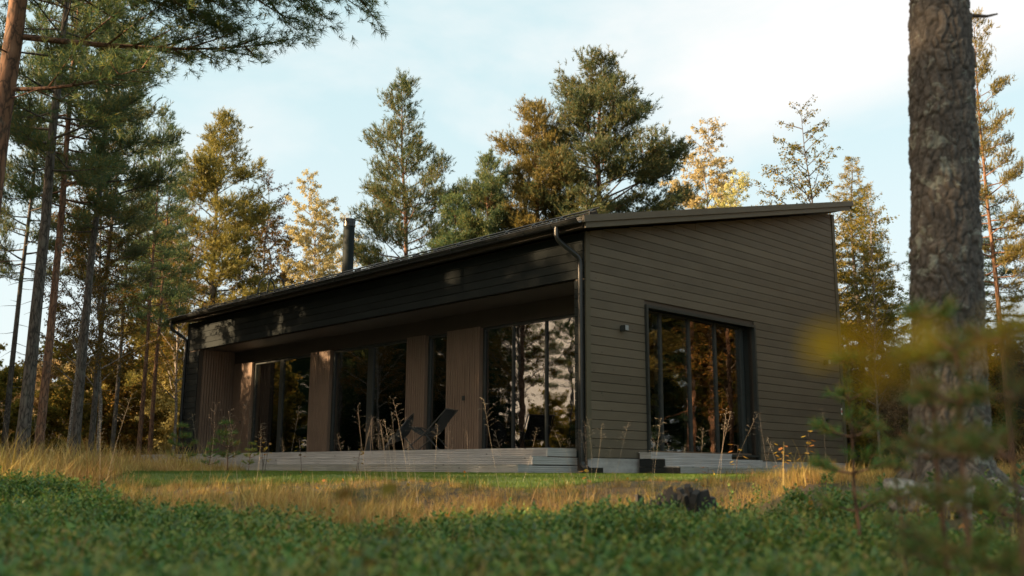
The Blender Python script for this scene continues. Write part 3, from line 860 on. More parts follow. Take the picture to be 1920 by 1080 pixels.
# ------------------------------------------------------------------ trees
def path_branch(p0, az, L_, el0, el1, n=7, wob=0.06, g=rng):
    """curved branch: elevation goes from el0 at the root to el1 at the tip"""
    s = np.linspace(0, 1, n)
    el = el0 + (el1 - el0) * s ** 1.3
    azs = az + np.cumsum(g.normal(0, wob, n))
    d = np.stack([np.cos(azs) * np.cos(el), np.sin(azs) * np.cos(el), np.sin(el)], -1)
    step = L_ / (n - 1)
    return np.concatenate([[p0], p0 + np.cumsum(d[:-1] * step, axis=0)])
def interp(path, s):
    n = len(path) - 1
    i = np.minimum((np.asarray(s) * n).astype(int), n - 1)
    fr = np.asarray(s) * n - i
    return path[i] * (1 - fr)[..., None] + path[i + 1] * fr[..., None], unit(path[i + 1] - path[i])
def trunk_path(Ht, lean=(0, 0), wob=0.05, n=14, g=rng):
    z = np.linspace(-0.15, Ht, n)
    w_ = np.cumsum(g.normal(0, wob, (n, 2)), axis=0); w_ -= w_[0]
    x = lean[0] * z / Ht + w_[:, 0] * (z / Ht); y = lean[1] * z / Ht + w_[:, 1] * (z / Ht)
    return np.stack([x, y, z], -1)
def needles(P, D, per, ln, wd, spread, shoot, g=rng):
    """tufts of needle blades around shoots: P, D (n,3)"""
    n = len(P)
    D = unit(D)
    rnd = g.normal(size=(n, per, 3))
    d = np.repeat(D[:, None, :], per, 1)
    perp = unit(rnd - (rnd * d).sum(-1, keepdims=True) * d)
    ang = g.normal(spread, 0.22, (n, per, 1))
    nd = d * np.cos(ang) + perp * np.sin(ang)
    base = P[:, None, :] + d * (g.random((n, per, 1)) * shoot)
    side = unit(np.cross(nd, g.normal(size=(n, per, 3))))
    l_ = ln * g.uniform(.7, 1.2, (n, per, 1))
    a = base + side * wd * .5; b = base - side * wd * .5; c = base + nd * l_
    v = np.stack([a, b, c], 2).reshape(-1, 3)
    f = np.arange(len(v)).reshape(-1, 3)
    return v, f
def leaves(P, D, ln, wd, g=rng):
    """rhombic leaves hanging about direction D"""
    n = len(P)
    nd = unit(D + g.normal(0, .6, (n, 3)))
    side = unit(np.cross(nd, g.normal(size=(n, 3))))
    l_ = ln * g.uniform(.65, 1.25, (n, 1)); w_ = wd * g.uniform(.7, 1.2, (n, 1))
    up = np.cross(nd, side) * w_ * .25
    v = np.stack([P, P + nd * l_ * .45 + side * w_ * .5 + up, P + nd * l_, P + nd * l_ * .45 - side * w_ * .5 + up], 1).reshape(-1, 3)
    return v, np.arange(len(v)).reshape(-1, 4)

def make_conifer(seed, Ht, cb, prof, nb, r0, el=(0.0, 0.75), tip=0.35, sub_ratio=0.42, sub_step=0.26, sh_step=0.13,
                 per=9, nl=0.13, nw=0.022, spread=0.75, shoot=0.16, droop=0.0, lean=(0, 0), wob=0.05, extra=(), dead=0, start=0.25, sides=9, trunk_sides=10, up=0.35, flat=0.25, vary=0.3, clump=2, cr=.09):
    """returns (wood Tubes, needle verts, faces). prof(t): crown radius at t in 0..1 from crown base to top"""
    g = np.random.default_rng(seed)
    T = Tubes()
    tp = trunk_path(Ht, lean, wob, 16, g)
    zz = np.clip(tp[:, 2] / Ht, 0, 1)
    rad = r0 * ((1 - zz) ** 0.85 * 0.92 + 0.03) * (1 + 0.35 * np.exp(-np.maximum(tp[:, 2], 0) * 3.0))
    T.add(tp, rad, trunk_sides)
    Ps, Ds = [], []
    def trunk_at(z):
        return np.array([np.interp(z, tp[:, 2], tp[:, 0]), np.interp(z, tp[:, 2], tp[:, 1]), z]), np.interp(z, tp[:, 2], rad)
    jobs = []
    for i in range(nb):
        t = (i + g.uniform(-.4, .4) + .5) / nb
        t = min(max(t, 0), 0.995)
        z = cb + (Ht - cb) * t
        jobs.append((z, i * 2.39996 + g.normal(0, .35), prof(t) * g.uniform(1 - vary, 1 + vary * .6), el[0] + (el[1] - el[0]) * t + g.normal(0, .1), t))
    for (z, az, Lb, e0) in extra: jobs.append((z, az, Lb, e0, 0.15))
    for (z, az, Lb, e0, t) in jobs:
        if Lb < 0.08: continue
        p0, rt = trunk_at(z)
        br = path_branch(p0, az, Lb, e0 - droop, e0 + tip * (0.3 + .7 * (1 - t)), 7, 0.07, g)
        rb = min(rt * .45, 0.010 + 0.012 * Lb)
        T.add(br, np.linspace(rb, .004, 7), 4)
        s = start
        side = 1
        while s < 0.99:
            sg_ = Lb * sub_ratio * (1 - .62 * s) * g.uniform(.65, 1.2)
            pos, dr = interp(br, np.array([s]))
            a0 = math.atan2(dr[0, 1], dr[0, 0]) + side * g.uniform(.55, 1.05)
            e_ = math.asin(np.clip(dr[0, 2], -1, 1)) * .5 + g.normal(.08 * up, flat)
            sb_ = path_branch(pos[0], a0, sg_, e_ - droop * .6, e_ + .3 * up, 4, .08, g)
            T.add(sb_, np.linspace(max(rb * .4, .004), .0025, 4), 3)
            m = max(2, int(sg_ / sh_step))
            ss = np.linspace(.22, 1.0, m)
            pp, dd = interp(sb_, np.minimum(ss, .999))
            Ps.append(pp); Ds.append(dd + g.normal(0, .35, (m, 3)) + np.array([0, 0, up]))
            # side shoots
            pp2 = pp + g.normal(0, sg_ * .10 + .02, (m, 3)); Ps.append(pp2); Ds.append(dd + g.normal(0, .6, (m, 3)) + np.array([0, 0, up]))
            side = -side
            s += sub_step / Lb * g.uniform(.7, 1.2)
        m = max(2, int(Lb * .5 / sh_step)); ss = np.linspace(.5, .999, m)
        pp, dd = interp(br, ss); Ps.append(pp); Ds.append(dd + g.normal(0, .3, (m, 3)) + np.array([0, 0, up]))
    for i in range(dead):
        z = g.uniform(cb * .35, cb); p0, rt = trunk_at(z)
        br = path_branch(p0, g.uniform(0, 6.28), g.uniform(.4, 1.3), g.uniform(-.3, .1), g.uniform(-.6, .1), 5, .15, g)
        T.add(br, np.linspace(.014, .003, 5), 4)
    P = np.concatenate(Ps); D = np.concatenate(Ds)
    if clump > 1:      # neighbouring shoots round each twig
        k_ = len(P)
        P = np.concatenate([P] + [P + g.normal(0, cr, (k_, 3)) * np.array([1, 1, .7]) for _ in range(clump - 1)])
        D = np.concatenate([D] + [D + g.normal(0, .45, (k_, 3)) for _ in range(clump - 1)])
    v, f = needles(P, D, per, nl, nw, spread, shoot, g)
    return T, v, f
def make_birch(seed, Ht, cb, prof, nb, r0, lean=(0, 0), wob=.12, lsize=.055, lden=1.0, hang=.5, forks=0, tw_step=.22, sides=8):
    g = np.random.default_rng(seed)
    T = Tubes(); tp = trunk_path(Ht, lean, wob, 16, g)
    zz = np.clip(tp[:, 2] / Ht, 0, 1)
    rad = r0 * ((1 - zz) ** .9 * .95 + .03)
    T.add(tp, rad, sides)
    Ps, Ds = [], []
    for i in range(nb):
        t = (i + g.uniform(-.5, .5) + .5) / nb; t = min(max(t, 0), .99)
        z = cb + (Ht - cb) * t
        p0 = np.array([np.interp(z, tp[:, 2], tp[:, 0]), np.interp(z, tp[:, 2], tp[:, 1]), z])
        Lb = prof(t) * g.uniform(.6, 1.15)
        if Lb < .1: continue
        br = path_branch(p0, i * 2.4 + g.normal(0, .5), Lb, g.uniform(.45, .95), g.uniform(.2, .8), 7, .12, g)
        T.add(br, np.linspace(min(.03, .008 + .009 * Lb), .004, 7), 4)
        s = .2; sd_ = 1
        while s < .99:
            sl = Lb * .42 * (1 - .5 * s) * g.uniform(.5, 1.3)
            pos, dr = interp(br, np.array([s]))
            a0 = math.atan2(dr[0, 1], dr[0, 0]) + sd_ * g.uniform(.4, 1.1)
            sb_ = path_branch(pos[0], a0, sl, g.uniform(.1, .7), g.uniform(-.9, .3), 5, .2, g)
            T.add(sb_, np.linspace(.006, .0025, 5), 3)
            m = max(2, int(sl / .05 * lden)); ss = g.uniform(.15, .999, m)
            pp, dd = interp(sb_, ss)
            Ps.append(pp + g.normal(0, .05, (m, 3))); Ds.append(dd * .5 + np.array([0, 0, -hang]))
            # fine hanging twigs
            for q in range(2):
                pt, dt = interp(sb_, np.array([g.uniform(.3, .99)]))
                tw = path_branch(pt[0], g.uniform(0, 6.28), sl * g.uniform(.3, .6), g.uniform(-.3, .4), g.uniform(-1.2, .2), 4, .2, g)
                T.add(tw, np.linspace(.003, .0018, 4), 3)
                m = max(1, int(sl * .6 / .05 * lden)); pp, dd = interp(tw, g.uniform(.1, .999, m))
                Ps.append(pp + g.normal(0, .04, (m, 3))); Ds.append(dd * .5 + np.array([0, 0, -hang]))
            sd_ = -sd_; s += tw_step / Lb * g.uniform(.7, 1.3)
    P = np.concatenate(Ps); D = np.concatenate(Ds)
    v, f = leaves(P, D, lsize, lsize * .8, g)
    return T, v, f
PROTO = {}
def proto(key, T, v, f, bark, leaf):
    PROTO[key] = (T.mesh(key + '_trunk', M[bark]), np_mesh(key + '_crown', v, f, M[leaf]))
def tree(key, loc, rz, scale, name, label, group=None, cat='tree', crown_mat=None, trunk_mat=None, sz=None, tilt=(0, 0)):
    t = empty(name, loc, rz, label=label, cat=cat, group=group)
    t.scale = (scale, scale, sz or scale)
    t.rotation_euler = (tilt[0], tilt[1], rz)
    a = link('trunk', PROTO[key][0], t); b = link('crown', PROTO[key][1], t)
    for ob, mt in ((a, trunk_mat), (b, crown_mat)):
        if mt:
            ob.material_slots[0].link = 'OBJECT'; ob.material_slots[0].material = M[mt]
    return t
def pr_round(Rm, p=0.55, base=.75):
    return lambda t: Rm * (base + (1 - base) * min(1, t / .25)) * max(0.0, 1 - t) ** p
def pr_cone(Rm, p=.9): return lambda t: Rm * (1 - t) ** p + .1
proto('tall_pine', *make_conifer(11, 17.0, 5.6, pr_round(2.5, .5), 74, .15, el=(-.05, .8), per=9, nl=.14, nw=.024, dead=12, sub_step=.23, sh_step=.13, clump=3, spread=.52, shoot=.22, cr=.12, start=.38, up=.6), 'grey_bark', 'pine_needles')
proto('high_pine', *make_conifer(12, 18.0, 7.0, pr_round(2.9, .55), 64, .17, el=(-.1, .7), per=9, nl=.14, nw=.024, dead=14, sub_step=.23, sh_step=.13, clump=3, spread=.52, shoot=.22, cr=.12, start=.4, up=.6), 'red_bark', 'pine_needles')
proto('cone_pine', *make_conifer(13, 14.5, 2.2, pr_cone(3.4, .75), 96, .15, el=(.0, .85), tip=.4, per=9, nl=.15, nw=.024, sub_ratio=.48, sub_step=.21, sh_step=.13, up=.9, clump=3, spread=.58, shoot=.20, cr=.13, start=.36, vary=.45), 'red_bark', 'pine_needles')
proto('broad_pine', *make_conifer(14, 15.5, 2.4, pr_round(4.7, .62, .85), 120, .24, el=(-.12, .75), tip=.30, per=10, nl=.15, nw=.026, sub_ratio=.48, sub_step=.23, sh_step=.13, up=.75, flat=.2, clump=4, spread=.62, shoot=.20, cr=.15, vary=.5, start=.40), 'red_bark', 'pine_needles')
proto('gold_pine', *make_conifer(15, 13.8, 2.0, pr_round(3.3, .6, .9), 104, .16, el=(-.05, .85), per=9, nl=.15, nw=.027, sub_ratio=.48, sub_step=.21, sh_step=.12, up=.7, clump=3, spread=.62, shoot=.20, cr=.14, start=.36, vary=.45), 'grey_bark', 'sunlit_pine')
proto('spruce', *make_conifer(16, 15.0, .6, pr_cone(2.9, .8), 130, .15, el=(-.25, .45), tip=.35, per=7, nl=.11, nw=.024, sub_step=.17, sh_step=.11, spread=1.0, shoot=.18, droop=.25, up=-.1, vary=.2, clump=2, cr=.06), 'grey_bark', 'dark_spruce')
proto('gold_birch', *make_birch(17, 12.0, 2.0, lambda t: 2.7 * (1 - t) ** .42 * min(1, .5 + t * 2), 84, .10, lden=5.0, lsize=.072), 'birch_bark', 'birch_leaf')
proto('sparse_birch', *make_birch(18, 12.0, 2.5, lambda t: 2.9 * (1 - t) ** .45, 56, .085, lden=1.8, lsize=.07), 'birch_bark', 'olive_leaf')
proto('full_birch', *make_birch(19, 11.0, 1.2, lambda t: 2.7 * (1 - t) ** .5 * min(1, .5 + t * 2), 64, .09, lden=3.2, lsize=.085), 'twig', 'olive_leaf')
proto('bush', *make_birch(20, 3.2, .15, lambda t: 1.7 * (1 - t) ** .4, 40, .03, lden=4.0, lsize=.09, hang=.2, tw_step=.16), 'twig', 'olive_leaf')

def top_z(px, py, Y): return at(px, py, Y)[2]
def place(key, base_px, Y, top_px, Hproto, name, label, rz=None, group=None, wide=1.0, **kw):
    """stand a tree on the ground at distance Y in the direction of base_px; its height reaches up to top_px=(x, y)"""
    p = at(base_px, 881.5, Y); p[2] = gz(p[0], p[1]) - .02
    h = (top_z(*top_px, Y) - p[2]) if top_px else kw.pop('h')
    s = h / Hproto
    tp = at(top_px[0], top_px[1], Y) if top_px else None
    return tree(key, p, random.uniform(0, 6.28) if rz is None else rz, s * wide, name, label, group, sz=s, **kw)

G_BACK = 'trees standing behind the cabin'
G_LEFT = 'pines and thin trees left of the cabin'
# behind the cabin
place('gold_pine', 388, 36, (425, 225), 13.8, 'pine_tree', 'golden sunlit pine behind the left part of the roof, thickest crown left of the chimney', group=G_BACK, wide=1.1)
place('sparse_birch', 455, 37, (525, 312), 12.0, 'birch_tree', 'thin-leaved brownish birch just right of the golden pine, above the roof ladder hoops', group=G_BACK, wide=1.05)
place('full_birch', 485, 40, (490, 400), 11.0, 'birch_tree', 'low olive birch filling the gap under the golden pine, right above the eaves', group=G_BACK)
place('gold_birch', 590, 32, (610, 335), 12.0, 'birch_tree', 'pale golden birch immediately left of the chimney', group=G_BACK, wide=.8, crown_mat='pale_birch')
place('sparse_birch', 630, 42, (650, 395), 12.0, 'birch_tree', 'nearly bare pinkish birch directly behind the chimney', group=G_BACK, wide=.8, crown_mat='birch_leaf')
place('cone_pine', 757, 34, (778, 152), 14.5, 'pine_tree', 'pointed open pine between the chimney and the broad pine, golden at its tip', group=G_BACK)
place('cone_pine', 835, 32, (845, 368), 14.5, 'pine_tree', 'small dark green pine right of the pointed pine, its tip just over the roof', group=G_BACK, wide=1.25)
place('broad_pine', 912, 33, (922, 300), 15.5, 'pine_tree', 'dark low pine at the left foot of the broad pine pair', group=G_BACK, wide=.85)
place('broad_pine', 1012, 34, (1030, 198), 15.5, 'pine_tree', 'golden-topped pine leaning against the left side of the tallest broad pine', group=G_BACK, wide=.85, crown_mat='sunlit_pine')
place('broad_pine', 1132, 34, (1150, 106), 15.5, 'pine_tree', 'tallest and broadest pine behind the middle of the roof', group=G_BACK, wide=1.0)
place('gold_birch', 1345, 42, (1345, 240), 12.0, 'birch_tree', 'pale golden birch right of the broadest pine, behind the gable roof', group=G_BACK, wide=.9, crown_mat='pale_birch')
place('gold_birch', 1380, 39, (1405, 330), 12.0, 'birch_tree', 'small thin golden birch just above the rising end of the roof', group=G_BACK, wide=.85, crown_mat='pale_birch')
# right of the cabin
place('sparse_birch', 1590, 25, (1632, 188), 12.0, 'birch_tree', 'thin bare-branched birch rising above the back corner of the roof', group=G_BACK, wide=.95, trunk_mat='twig')
place('spruce', 1632, 27, (1648, 285), 15.0, 'spruce_tree', 'golden brown spruce between the gable and the big trunk', crown_mat='gold_needles', wide=1.15)
place('spruce', 1650, 32, (1655, 345), 15.0, 'spruce_tree', 'darker spruce directly behind the golden brown one')
place('sparse_birch', 1655, 22, (1540, 330), 12.0, 'birch_tree', 'slanting thin birch stem leaning left over the back corner of the roof', wide=.7, crown_mat='olive_leaf')
place('high_pine', 1905, 19, (1842, 20), 18.0, 'pine_tree', 'slender pine with a golden crown just right of the big trunk', crown_mat='sunlit_pine', wide=.7, rz=1.0)
place('spruce', 1760, 30, (1770, 420), 15.0, 'spruce_tree', 'dark spruce half hidden behind the big trunk')
place('spruce', 1905, 24, (1905, 330), 15.0, 'spruce_tree', 'dark green spruce at the right edge behind the slender pine')
place('spruce', 1600, 36, (1600, 560), 15.0, 'spruce_tree', 'low dark spruce peeking past the back corner of the gable')
# left of the cabin
place('high_pine', 42, 15, (95, -420), 18.0, 'pine_tree', 'grey-barked pine second from the left edge, thickest trunk at the ground', group=G_LEFT, rz=.3, trunk_mat='grey_bark', wide=.95)
place('high_pine', 74, 18, (150, -260), 18.0, 'pine_tree', 'reddish straight pine close right of the thick grey pine', group=G_LEFT, rz=2.0, trunk_mat='red_bark', wide=.75)
place('sparse_birch', 128, 20, (150, 200), 12.0, 'birch_tree', 'thin crooked stem between the reddish pine and the next dark pine', group=G_LEFT, wide=.6)
place('high_pine', 142, 19, (225, -170), 18.0, 'pine_tree', 'dark straight pine in the middle of the left group', group=G_LEFT, rz=4.0, trunk_mat='grey_bark', wide=.85)
place('high_pine', 172, 21, (260, 60), 18.0, 'pine_tree', 'slim dark pine close beside the leaning stem', group=G_LEFT, rz=5.2, wide=.75, trunk_mat='grey_bark')
place('sparse_birch', 186, 22, (300, 250), 12.0, 'birch_tree', 'stem leaning to the right in the left group', group=G_LEFT, wide=.9, tilt=(0, R(5)))
place('high_pine', 262, 25, (305, 215), 18.0, 'pine_tree', 'thin green pine left of the pale reddish one near the cabin', group=G_LEFT, rz=.9, wide=.75)
place('high_pine', 283, 27, (318, 250), 18.0, 'pine_tree', 'slim reddish-stemmed pine nearest to the left end of the cabin', group=G_LEFT, wide=.75, rz=3.3)
place('sparse_birch', 327, 31, (345, 330), 12.0, 'birch_tree', 'olive birch close behind the left downpipe', group=G_LEFT, wide=.8)
for px, Y, top, lab, w_ in ((8, 24, (60, 40), 'slim dark pine at the far left edge behind the grey thick one', .7), (212, 29, (250, 190), 'thin pale-stemmed pine between the leaning stem and the cabin', .7)):
    place('high_pine', px, Y, top, 18.0, 'pine_tree', lab, group=G_LEFT, wide=w_, trunk_mat='grey_bark')
# undergrowth behind the left trunks
for i, (px, Y, s, cm, lab) in enumerate((
        (-20, 27, 1.0, 'olive_leaf', 'olive bush at the far left edge behind the trunks'),
        (50, 33, 1.1, 'birch_leaf', 'yellowing bush between the thick grey pine and the reddish pine'),
        (110, 29, .9, 'olive_leaf', 'olive bush behind the thin crooked stem'),
        (170, 36, 1.2, 'birch_leaf', 'yellowing bush seen between the dark straight pines'),
        (225, 31, 1.0, 'olive_leaf', 'olive bush right of the leaning stem'),
        (262, 38, 1.2, 'birch_leaf', 'bright yellow bush between the two slim pines near the cabin'),
        (312, 34, 1.0, 'birch_leaf', 'bright orange-yellow bush beside the left end of the terrace'),
        (350, 40, 1.3, 'olive_leaf', 'olive bush just behind the left end wall'),
        (1625, 33, 1.0, 'olive_leaf', 'olive bush right of the gable corner behind the saplings'),
        (1690, 26, .8, 'birch_leaf', 'yellowish bush left of the foot of the big trunk'),
        (1890, 22, .9, 'olive_leaf', 'olive bush at the right edge behind the big trunk'))):
    p = at(px, 881.5, Y); p[2] = gz(p[0], p[1])
    tree('bush', p, i * 1.7, s, 'bush', lab, 'bushes among the trees', 'bush', crown_mat=cm)

# ---- near pine at the left edge with its overhanging limbs (fine needles)
nearT = make_conifer(31, 16.0, 6.2, pr_round(2.6, .5), 60, .155, el=(-.1, .8), per=18, nl=.11, nw=.008, dead=5, sub_step=.17, sh_step=.10, spread=.7, shoot=.12, sub_ratio=.5,
                     clump=2, cr=.07, extra=((5.3, R(20), 3.0, .05), (5.9, R(5), 3.2, .0), (6.25, R(-3), 4.3, -.14), (6.15, R(-12), 4.1, -.16), (4.6, R(-5), 1.9, -.05), (6.3, R(15), 2.8, .0)), start=.2)
proto('near_pine', *nearT, 'red_bark', 'pine_needles')
p = at(-72, 881.5, 11.0); p[2] = gz(p[0], p[1])
tree('near_pine', p, 0.0, 1.0, 'pine_tree', 'reddish near pine at the left edge whose needled limbs hang into the sky', G_LEFT)

# ---- the big trunk on the right: sculpted plates of bark
def big_pine():
    g = np.random.default_rng(5)
    b0 = at(1786, 881.5, 6.6); b0[2] = float(gz(b0[0], b0[1]))
    t = empty('pine_tree', b0, 0.0, label='big rough-barked pine trunk standing close on the right', cat='tree')
    NZ, NA = 520, 190
    zt = 5.0
    z = np.linspace(-.25, zt, NZ); a = np.linspace(0, 2 * np.pi, NA, endpoint=False)
    A, Z = np.meshgrid(a, z)
    r = .243 - .012 * Z + .075 * np.exp(-np.maximum(Z + .02, 0) * 4.5) * (1 + .35 * np.sin(A * 5 + 1))
    def vn(na, dz, seed):
        """smooth value noise, periodic round the trunk"""
        gg = np.random.default_rng(seed); rows = int((zt + 1.2) / dz) + 4
        q = gg.uniform(-1, 1, (rows, na)); u_ = A / (2 * np.pi) * na; w_ = (Z + .6) / dz
        i0 = np.clip(np.floor(w_).astype(int), 0, rows - 2); j0 = np.floor(u_).astype(int)
        fu = u_ - j0; fw = w_ - i0; fu = fu * fu * (3 - 2 * fu); fw = fw * fw * (3 - 2 * fw)
        j1 = (j0 + 1) % na; j0 = j0 % na
        return (q[i0, j0] * (1 - fu) + q[i0, j1] * fu) * (1 - fw) + (q[i0 + 1, j0] * (1 - fu) + q[i0 + 1, j1] * fu) * fw
    wu = .9 * vn(9, .22, 11) + .45 * vn(24, .07, 12); ww = .9 * vn(9, .2, 13) + .5 * vn(26, .06, 14)
    def plates(na, dz, seed, k_):
        gg = np.random.default_rng(seed)
        rows = int((zt + 1) / dz) + 5
        jx = gg.uniform(-.48, .48, (rows, na)); jz = gg.uniform(-.48, .48, (rows, na)); hh = gg.uniform(0, 1, (rows, na))
        u_ = A / (2 * np.pi) * na + wu * k_; w_ = (Z + .8) / dz + ww * k_
        best = np.full(A.shape, 9.); sec = np.full(A.shape, 9.); hb = np.zeros(A.shape)
        for di in (-1, 0, 1):
            for dj in (-1, 0, 1):
                ci = np.floor(w_).astype(int) + di; cj = np.floor(u_).astype(int) + dj
                ci_ = np.clip(ci, 0, rows - 1); cj_ = cj % na
                d = np.sqrt((u_ - cj - .5 - jx[ci_, cj_]) ** 2 + (w_ - ci - .5 - jz[ci_, cj_]) ** 2)
                new = d < best
                sec = np.where(new, best, np.minimum(sec, d)); hb = np.where(new, hh[ci_, cj_], hb); best = np.where(new, d, best)
        return np.clip((sec - best) * 2.6, 0, 1), hb
    e1, h1 = plates(26, .125, 1, .6)
    e2, h2 = plates(84, .034, 2, .9)
    rough_ = vn(70, .018, 15)
    r = r + .022 * (e1 ** .7) * (.2 + .8 * h1) + .008 * e2 * (.4 + h2) + .0022 * rough_ + .006 * vn(7, .3, 16) - .008
    lx, ly = .054 * Z, 0.0 * Z
    v = np.stack([np.cos(A) * r + lx, np.sin(A) * r + ly, Z], -1).reshape(-1, 3)
    i = np.arange(NZ - 1)[:, None] * NA; j = np.arange(NA)[None, :]; k_ = (j + 1) % NA
    f = np.stack([i + j, i + k_, i + NA + k_, i + NA + j], -1).reshape(-1, 4)
    me = np_mesh('big_trunk', v, f, big_bark())
    at_ = me.attributes.new('plate', 'FLOAT', 'POINT')
    at_.data.foreach_set('value', (.25 + e1 * .45 + e2 * .3).astype(np.float32).ravel())
    at2 = me.attributes.new('tone', 'FLOAT', 'POINT'); at2.data.foreach_set('value', (h1 * .6 + h2 * .4).astype(np.float32).ravel())
    tr = link('trunk', me, t)
    # upper stem, limbs and crown above the frame
    T, v2, f2 = make_conifer(41, 17.0, 6.5, pr_round(2.9, .5), 54, .20, per=8, nl=.15, nw=.028, sub_step=.36, sh_step=.2, lean=(.92, 0), wob=.0)
    T.mesh
    up_ = np.concatenate(T.v); 
    ob = link('upper_trunk', T.mesh('upper_trunk', M['red_bark']), t)
    link('crown', np_mesh('crown', v2, f2, M['pine_needles']), t)
    st = MB(); st.tube([(.40, -.02, 3.46), (.52, -.03, 3.45), (.60, -.03, 3.47)], [.016, .011, .006], 6)
    st.obj('branch_stub', M['twig'], t)
    # roots flaring
    for k2 in range(7):
        aa = k2 * .9 + .3
        c_, s_ = math.cos(aa), math.sin(aa)
        MB().tube([(c_ * .20, s_ * .20, .16), (c_ * .34, s_ * .34, .03), (c_ * .52, s_ * .52, -.05), (c_ * .75, s_ * .75, -.14)], [.085, .075, .05, .02], 9).obj('root', M['grey_bark'], t, True)
    # lichen patches
def big_bark():
    m, t, o = new_mat('thick_pine_bark')
    tcn = t.nodes.new('ShaderNodeTexCoord')
    pa = t.nodes.new('ShaderNodeAttribute'); pa.attribute_name = 'plate'
    ta = t.nodes.new('ShaderNodeAttribute'); ta.attribute_name = 'tone'
    n1 = noise(t, mapping(t, tcn.outputs['Object'], (1, 1, .5)), 38, 6, .7)
    n2 = noise(t, tcn.outputs['Object'], 9, 6, .65, .6)
    n3 = noise(t, tcn.outputs['Object'], 2.2, 3)
    c = ramp(t, [(0.0, (.016, .015, .014)), (.35, (.060, .054, .049)), (1.0, (.140, .128, .116))])
    L(t, mathn(t, 'MULTIPLY', pa.outputs['Fac'], mathn(t, 'ADD', mathn(t, 'MULTIPLY', n1.outputs['Fac'], .9), .35)), c.inputs['Fac'])
    tone = ramp(t, [(0.0, (.62, .62, .64)), (1.0, (1.25, 1.2, 1.16))]); L(t, ta.outputs['Fac'], tone.inputs['Fac'])
    cc = mixc(t, 1.0, c.outputs['Color'], tone.outputs['Color'], 'MULTIPLY')
    lr = ramp(t, [(.56, (0, 0, 0)), (.61, (1, 1, 1))]); L(t, mathn(t, 'ADD', mathn(t, 'MULTIPLY', n2.outputs['Fac'], .72), mathn(t, 'MULTIPLY', n3.outputs['Fac'], .30)), lr.inputs['Fac'])
    lf = mathn(t, 'MULTIPLY', mathn(t, 'MULTIPLY', lr.outputs['Color'], pa.outputs['Fac']), .75)
    cc = mixc(t, lf, cc, (.27, .30, .26))
    princ(t, o, cc, .92, bump(t, n1.outputs['Fac'], .5, .006))
    return m
big_pine()

# ---- forest outside the frame: left part added to shade the terrace, both parts mirrored in the windows
LAB_L = 'unseen tree added beyond the left edge for its shade and mirror image'
LAB_R = 'forest tree beyond the right edge, seen only mirrored in the gable window'
def forest(key, x, y, s, rz, lab, grp, name='pine_tree', cm=None, tm=None):
    tree(key, (x, y, float(gz(x, y)) - .02), rz, s, name, lab, grp, crown_mat=cm, trunk_mat=tm)
LEFT_F = [(29, 17.0, 'spruce', 1.0), (27, 18.8, 'spruce', .92), (34, 16.0, 'tall_pine', 1.0), (24, 16.0, 'spruce', 1.02), (30.5, 14.6, 'spruce', 1.08), (32, 18.2, 'spruce', 1.1), (23, 18.0, 'spruce', 1.0), (25, 20.0, 'spruce', .9), (20, 14.2, 'spruce', .62),  # unseen trees added towards the sun to shade facade, ground and big trunk
          (38, 12.6, 'tall_pine', .9), (22, 31, 'cone_pine', .7), (31, 29.0, 'tall_pine', .75), (38, 33, 'tall_pine', .9), (40, 37, 'spruce', 1.0), (44, 30, 'tall_pine', .9),
          (12.5, 4.0, 'tall_pine', .95), (16, 2.0, 'high_pine', 1.0), (20, 3.4, 'spruce', 1.0), (25, 2.6, 'tall_pine', 1.0), (14, .2, 'spruce', .9), (31, 3.6, 'tall_pine', 1.0), (28, .5, 'spruce', 1.0), (36, 1.5, 'tall_pine', 1.0), (22, -1.5, 'tall_pine', 1.0), (18, -3.5, 'spruce', 1.0), (27, -4, 'tall_pine', 1.0),
          (26, 5.5, 'cone_pine', 1.0), (19, 5.9, 'spruce', .6), (24, 9.6, 'sparse_birch', 1.0), (13.5, 22.3, 'sparse_birch', .8)]
_ct = math.cos(R(SUN_LEFT)) / math.sin(R(SUN_LEFT))
def shade_row(d_, u0, u1, step, zb, zgap):           # unseen spruces added as sun blockers, heights shaped to leave lit gaps
    for n_, u_ in enumerate(np.arange(u0, u1, step)):
        px_, py_ = O[0] - sh_ * u_, O[1] + ch * u_
        q_ = py_ + px_ * _ct
        t_ = d_ + px_ / math.sin(R(SUN_LEFT))
        low = zgap if (11.2 < u_ < 13.4) or (8.6 < u_ < 10.1) else zb
        LEFT_F.append((d_ + .5 * math.sin(n_ * 2.1), float(q_), 'spruce', float((low + .306 * t_) / 15.0)))
for d_, o_ in ((17.0, 0), (21.5, .45), (19.0, .2)): shade_row(d_, 11.6 + o_, 14.8, .9, 3.75, 2.85)
shade_row(15.0, 11.3, 15.0, .8, 2.5, 2.5); shade_row(14.2, 11.7, 15.0, .8, 2.4, 2.4)
for d_, o_ in ((36.0, 0), (39.5, .4), (43.0, .2)): shade_row(d_, 4.2 + o_, 11.7, .75, 5.6, 3.0)
_dl = (-math.sin(R(SUN_LEFT)), math.cos(R(SUN_LEFT)))
for i, (d_, q_, k_, s) in enumerate(LEFT_F):      # d_: metres towards the sun, q_: metres across
    x, y = _dl[0] * d_, q_ + _dl[1] * d_
    forest(k_, x, y, s, i * 1.3, LAB_L, 'trees added left of the frame for shade and mirror image', {'spruce': 'spruce_tree', 'sparse_birch': 'birch_tree'}.get(k_, 'pine_tree'))
